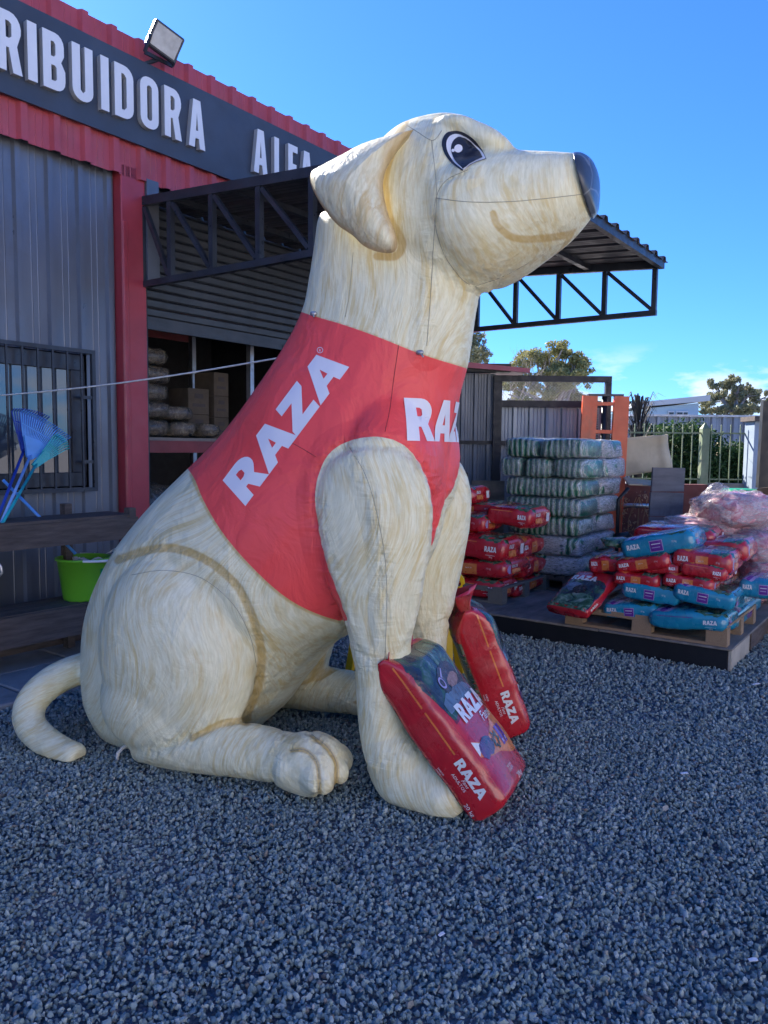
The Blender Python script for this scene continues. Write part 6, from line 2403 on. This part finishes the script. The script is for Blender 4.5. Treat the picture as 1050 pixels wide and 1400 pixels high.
# black leaning panel at the picture edge
A_, B_, C_, D_ = wx(1044, 548, 7.6), wx(1075, 548, 7.6), wx(1068, 668, 7.6), wx(1037, 667, 7.6)
b = B()
vs = [A_, B_, C_, D_] + [q + np.array((0, .06, 0)) for q in (A_, B_, C_, D_)]
b.add(vs, [(3, 2, 1, 0), (4, 5, 6, 7), (0, 1, 5, 4), (1, 2, 6, 5), (2, 3, 7, 6), (3, 0, 4, 7)])
b.beam(np.array(D_) + (.05, .03, 0), np.array(D_) + (.0, .03, -1.15), .06)
tag(b.build('black_panel', M['black']), 'dark leaning post panel cut by the right picture edge', 'panel')
# things piled behind the pink bags
gx = wx(992, 684, 7.4)
b = B(); vs, fs = rounded(.33, .3, .13, 20, 10, 5); b.add([Vector(v) + Vector(wx(1012, 677, 7.4)) for v in vs], fs)
tag(b.build('green_crate', M['green_box'], smooth=True), 'green plastic crate lying behind the pink bags', 'crate')
grid_sheet('blue_tarp', 'bright blue tarpaulin corner beside the pink bags', 'tarpaulin', 'tarp_blue', ((1018, 686), (1075, 690), (1080, 716), (1040, 704)), 7.0, lambda s, t: .05 * math.sin(s * 8) - .2 * t)
grid_sheet('cardboard_piece', 'grey brown cardboard piece leaning over the green crate', 'cardboard', 'carton', ((1030, 672), (1042, 682), (1026, 688), (1016, 686)), 7.15, lambda s, t: 0)
grid_sheet('cardboard_piece', 'pale cardboard lid lying in front of the green crate', 'cardboard', 'beige', ((990, 684), (1040, 676), (1062, 690), (985, 688)), 7.1, lambda s, t: -.1 * t)
grid_sheet('cardboard_piece', 'pinkish torn cardboard at the right edge above the tarpaulin', 'cardboard', 'carton', ((1036, 668), (1070, 664), (1070, 682), (1040, 678)), 7.2, lambda s, t: .02 * math.sin(s * 9))
# table/pallet pile that carries them
b = B(); b.box(wx(985, 700, 7.3)[0], wx(1100, 700, 7.3)[0], 7.2, 8.0, 0, wx(1000, 690, 7.3)[2])
tag(b.build('goods_table', M['wood_dark']), 'dark table behind the pink bags carrying crate and cardboard', 'table')
# far house
hs_ = empty('far_house', 'pale blue far house with sloping roof and dark windows beyond the fence', 'house', (0, 0, 0))
yh = 42
hx0, hx1 = wx(886, 560, yh)[0], wx(955, 560, yh)[0]
hz0, hz1 = wx(955, 551, yh)[2], wx(886, 558, yh)[2]
b = B(); b.add([(hx0, yh, 0), (hx1, yh, 0), (hx1, yh + 8, 0), (hx0, yh + 8, 0), (hx0, yh, hz1), (hx1, yh, hz0), (hx1, yh + 8, hz0), (hx0, yh + 8, hz1)], [(0, 3, 2, 1), (4, 5, 6, 7), (0, 1, 5, 4), (1, 2, 6, 5), (2, 3, 7, 6), (3, 0, 4, 7)])
b.build('wall', M['house_blue'], hs_)
b = B(); b.add([(hx0 - 1, yh - .5, hz1), (hx1 + .4, yh - .5, hz0 + .1), (hx1 + .4, yh + 8, hz0 + .1), (hx0 - 1, yh + 8, hz1), (hx0 - 1, yh - .5, hz1 + .25), (hx1 + .4, yh - .5, hz0 + .4), (hx1 + .4, yh + 8, hz0 + .4), (hx0 - 1, yh + 8, hz1 + .25)], [(0, 3, 2, 1), (4, 5, 6, 7), (0, 1, 5, 4), (1, 2, 6, 5), (2, 3, 7, 6), (3, 0, 4, 7)])
b.build('roof', M['house_roof'], hs_)
for xa_, xb_ in ((914, 920), (925, 932), (934, 939)):
    b = B(); b.box(wx(xa_ - 1, 560, yh)[0], wx(xb_ + 1, 560, yh)[0], yh - .1, yh - .01, wx(0, 563.5, yh)[2], wx(0, 553, yh)[2])
    w_ = b.build('window', M['house_white'], hs_)
    b = B(); b.box(wx(xa_, 560, yh)[0], wx(xb_, 560, yh)[0], yh - .15, yh - .11, wx(0, 562, yh)[2], wx(0, 555, yh)[2])
    b.build('pane', M['house_glass'], w_)
b = B(); b.box(hx0 - 4, hx0 - .02, yh + .5, yh + 6, 0, hz1 - .6)
b.build('side_wing', M['house_white'], hs_)

# ------------------------------------------------------------------ trees and plants
def limb(b, p0, p1, r0, r1, q, n=6, wob=.08):
    pts_ = [p0.lerp(p1, i / 4) + Vector((q.uniform(-1, 1), q.uniform(-1, 1), q.uniform(-.5, .5))) * wob * (p1 - p0).length * (0 if i in (0,) else 1) for i in range(5)]
    b.tube(pts_, [r0 + (r1 - r0) * i / 4 for i in range(5)], n)
    return pts_
def tree(name, label, base, H, blobs, leafmat, barkmat, seed, leaf=.14, dens=900, group=None):
    """blobs: (dx, dz fraction, radius x, radius z) foliage clumps seen from the camera"""
    q = random.Random(seed)
    t = empty(name, label, 'tree', tuple(base), group=group)
    b = B()
    top = Vector((0, 0, H * .45))
    main = limb(b, Vector((0, 0, 0)), top, H * .035, H * .022, q, 8, .04)
    cr = B()
    for (dx, dz, rx, rz) in blobs:
        c_ = Vector((dx, q.uniform(-.6, .6) * rx, dz))
        pts_ = limb(b, main[q.choice((2, 3, 4))], c_, H * .016, H * .004, q, 5, .1)
        for i in range(5):
            d = Vector((q.gauss(0, 1), q.gauss(0, 1), q.gauss(0, 1))).normalized()
            limb(b, pts_[3], c_ + Vector((d.x * rx, d.y * rx, d.z * rz)) * .8, H * .006, H * .0015, q, 4, .12)
        subs = [Vector((q.gauss(0, .62) * rx, q.gauss(0, .6) * rx, q.gauss(0, .6) * rz)) for _ in range(9)]
        n_ = int(dens * rx * rz)
        for i in range(n_):
            s_ = subs[q.randrange(len(subs))]
            d = Vector((q.gauss(0, 1), q.gauss(0, 1), q.gauss(0, 1)))
            d = d.normalized() * (q.random() ** .4) * .46
            p = c_ + s_ + Vector((d.x * rx, d.y * rx, d.z * rz))
            a = Vector((q.uniform(-1, 1), q.uniform(-1, 1), q.uniform(-1.3, .3))).normalized()
            e_ = a.orthogonal().normalized()
            e_ = (Matrix.Rotation(q.uniform(0, 6.28), 3, a) @ e_)
            L_ = leaf * q.uniform(.6, 1.5)
            cr.add([p - a * L_ * .5, p + e_ * L_ * .22, p + a * L_ * .5, p - e_ * L_ * .22], [(0, 1, 2, 3)])
    b.build('trunk', M[barkmat], t, smooth=True)
    cr.build('crown', M[leafmat], t)
    return t
def blobs_px(lst, base_px, Y):
    bx_ = wx(base_px, 600, Y)[0]
    return [(wx(x, y, Y)[0] - bx_, wx(x, y, Y)[2], 1.15 * rx * Y / FPX, 1.15 * rz * Y / FPX) for x, y, rx, rz in lst]
Y1 = 38
tree('eucalyptus', 'broad yellow green eucalyptus behind the black gate', (wx(755, 600, Y1)[0], Y1, 0), 8, blobs_px([(733, 490, 18, 14), (758, 484, 17, 12), (785, 497, 16, 13), (745, 515, 24, 14), (775, 520, 22, 14), (720, 520, 14, 18), (700, 540, 12, 14), (790, 540, 14, 14), (750, 545, 24, 12), (692, 525, 9, 10), (798, 500, 9, 9), (770, 478, 9, 7), (803, 515, 8, 8)], 755, Y1), 'leaf_euc', 'bark_pale', 1, leaf=.13, dens=6000)
Y2 = 44
tree('eucalyptus', 'grey green eucalyptus with forked top at the right beyond the fence', (wx(1000, 600, Y2)[0], Y2, 0), 8, blobs_px([(988, 527, 9, 9), (1004, 524, 9, 10), (1012, 535, 8, 7), (977, 540, 10, 9), (995, 548, 16, 10), (1020, 545, 10, 7), (1030, 538, 10, 8), (975, 560, 14, 7), (1005, 562, 18, 8), (1030, 558, 14, 9), (1050, 545, 8, 8), (1022, 529, 4, 4)], 1000, Y2), 'leaf_grey', 'bark_pale', 2, leaf=.14, dens=6500)
Y3 = 30
tree('leafy_tree', 'green tree just right of the dog neck above the pink shed roof', (wx(640, 600, Y3)[0], Y3, 0), 6.5, blobs_px([(648, 478, 14, 12), (640, 465, 12, 12), (662, 486, 9, 8), (630, 490, 16, 14), (655, 462, 7, 6)], 640, Y3), 'leaf_grey', 'bark', 3, leaf=.1, dens=7000)
tree('leafy_tree', 'low far tree tops showing left of the far house', (wx(872, 600, 60)[0], 60, 0), 4, blobs_px([(862, 556, 12, 6), (880, 562, 10, 5)], 872, 60), 'leaf_grey', 'bark', 13, leaf=.25, dens=500)
# bare tree
q = random.Random(5)
bt = empty('bare_tree', 'thin leafless tree between the dog neck and the eucalyptus', 'tree', (wx(693, 600, 32)[0], 32, 0))
b = B()
def grow(p, d, L_, r_, depth):
    e_ = p + d * L_
    pts_ = limb(b, p, e_, r_, r_ * .6, q, 5 if depth > 3 else 4, .05)
    if depth == 0:
        return
    for i in range(3 if depth > 2 else 2):
        nd = (d + Vector((q.uniform(-.8, .8), q.uniform(-.6, .6), q.uniform(-.1, .5)))).normalized()
        grow(pts_[q.choice((2, 3, 4))], nd, L_ * q.uniform(.55, .8), r_ * .55, depth - 1)
grow(Vector((0, 0, 0)), Vector((.02, 0, 1)), 2.6, .07, 5)
b.build('trunk', M['bark_pale'], bt, smooth=True)
# bushes behind the green fence
def bush(label, px, py, Y, rx, rz, seed, n):
    q = random.Random(seed)
    c_ = Vector(wx(px, py, Y))
    t = empty('bush', label, 'bush', (c_.x, Y, 0), group='green bushes behind the iron fence')
    b = B()
    RX, RZ = rx * Y / FPX, rz * Y / FPX
    for i in range(5):
        b.tube([Vector((q.uniform(-.2, .2), 0, 0)), Vector((q.uniform(-.5, .5) * RX, 0, c_.z)), Vector((q.uniform(-.8, .8) * RX, 0, c_.z + q.uniform(0, .7) * RZ))], [.03, .02, .008], 5)
    b.build('stem', M['bark'], t)
    b = B()
    for i in range(n):
        d = Vector((q.gauss(0, 1), q.gauss(0, 1), q.gauss(0, 1))).normalized()
        r_ = q.random() ** .33
        w_ = 1 + .22 * noise.noise(d * 2.5 + Vector((seed, 0, 0))) + .14 * noise.noise(d * 7)
        p = Vector((d.x * RX, d.y * RX * .7, d.z * RZ)) * r_ * w_ + Vector((0, 0, c_.z))
        if p.z < .05:
            continue
        a = Vector((q.uniform(-1, 1), q.uniform(-1, 1), q.uniform(-.4, 1))).normalized()
        e_ = Matrix.Rotation(q.uniform(0, 6.28), 3, a) @ a.orthogonal().normalized()
        L_ = q.uniform(.04, .085)
        b.add([p - a * L_ * .5, p + e_ * L_ * .25, p + a * L_ * .5, p - e_ * L_ * .25], [(0, 1, 2, 3)])
    b.build('foliage', M['leaf_bush'], t)
bush('large dark green bush behind the iron fence beside the cardboard', 935, 632, 12.6, 60, 56, 1, 13000)
bush('smaller dark green bush at the right behind the iron fence', 1008, 645, 12.6, 36, 38, 2, 7000)
bush('low dark green bush hanging left behind the cardboard sheet', 890, 620, 13.2, 34, 40, 4, 4000)
# dark spiky plant
sp_ = empty('spiky_plant', 'tall dark plant with drooping narrow leaves between stacker and far house', 'plant', (wx(873, 600, 12.5)[0], 12.5, 0))
b = B()
q = random.Random(8)
ztp = wx(873, 540, 12.5)[2]
for i in range(170):
    a = q.uniform(0, 6.28)
    r_ = q.uniform(0, .2)
    x0, y0 = math.cos(a) * r_ * .5, math.sin(a) * r_ * .5
    h0 = q.uniform(.3, .9) * ztp
    h1 = h0 + q.uniform(.15, .55)
    h1 = min(h1, ztp + q.uniform(-.1, .05))
    o_ = Vector((math.cos(a), math.sin(a), 0)) * q.uniform(.02, .28)
    wv_ = Vector((-math.sin(a), math.cos(a), 0)) * .016
    P = [Vector((x0, y0, h0)), Vector((x0, y0, (h0 + h1) / 2)) + o_ * .35, Vector((x0, y0, h1)) + o_ * .8, Vector((x0, y0, h1 - q.uniform(.03, .2))) + o_ * 1.3]
    vs = []
    for j, p in enumerate(P):
        w2_ = wv_ * (1, 1, .7, .1)[j]
        vs += [p - w2_, p + w2_]
    b.add(vs, [(0, 1, 3, 2), (2, 3, 5, 4), (4, 5, 7, 6)])
b.build('leaves', M['leaf_dark'], sp_)
b = B()
for i in range(6):
    b.tube([(q.uniform(-.1, .1), q.uniform(-.1, .1), 0), (q.uniform(-.15, .15), q.uniform(-.1, .1), ztp * .8)], .015, 5)
b.build('stem', M['leaf_dark'], sp_)
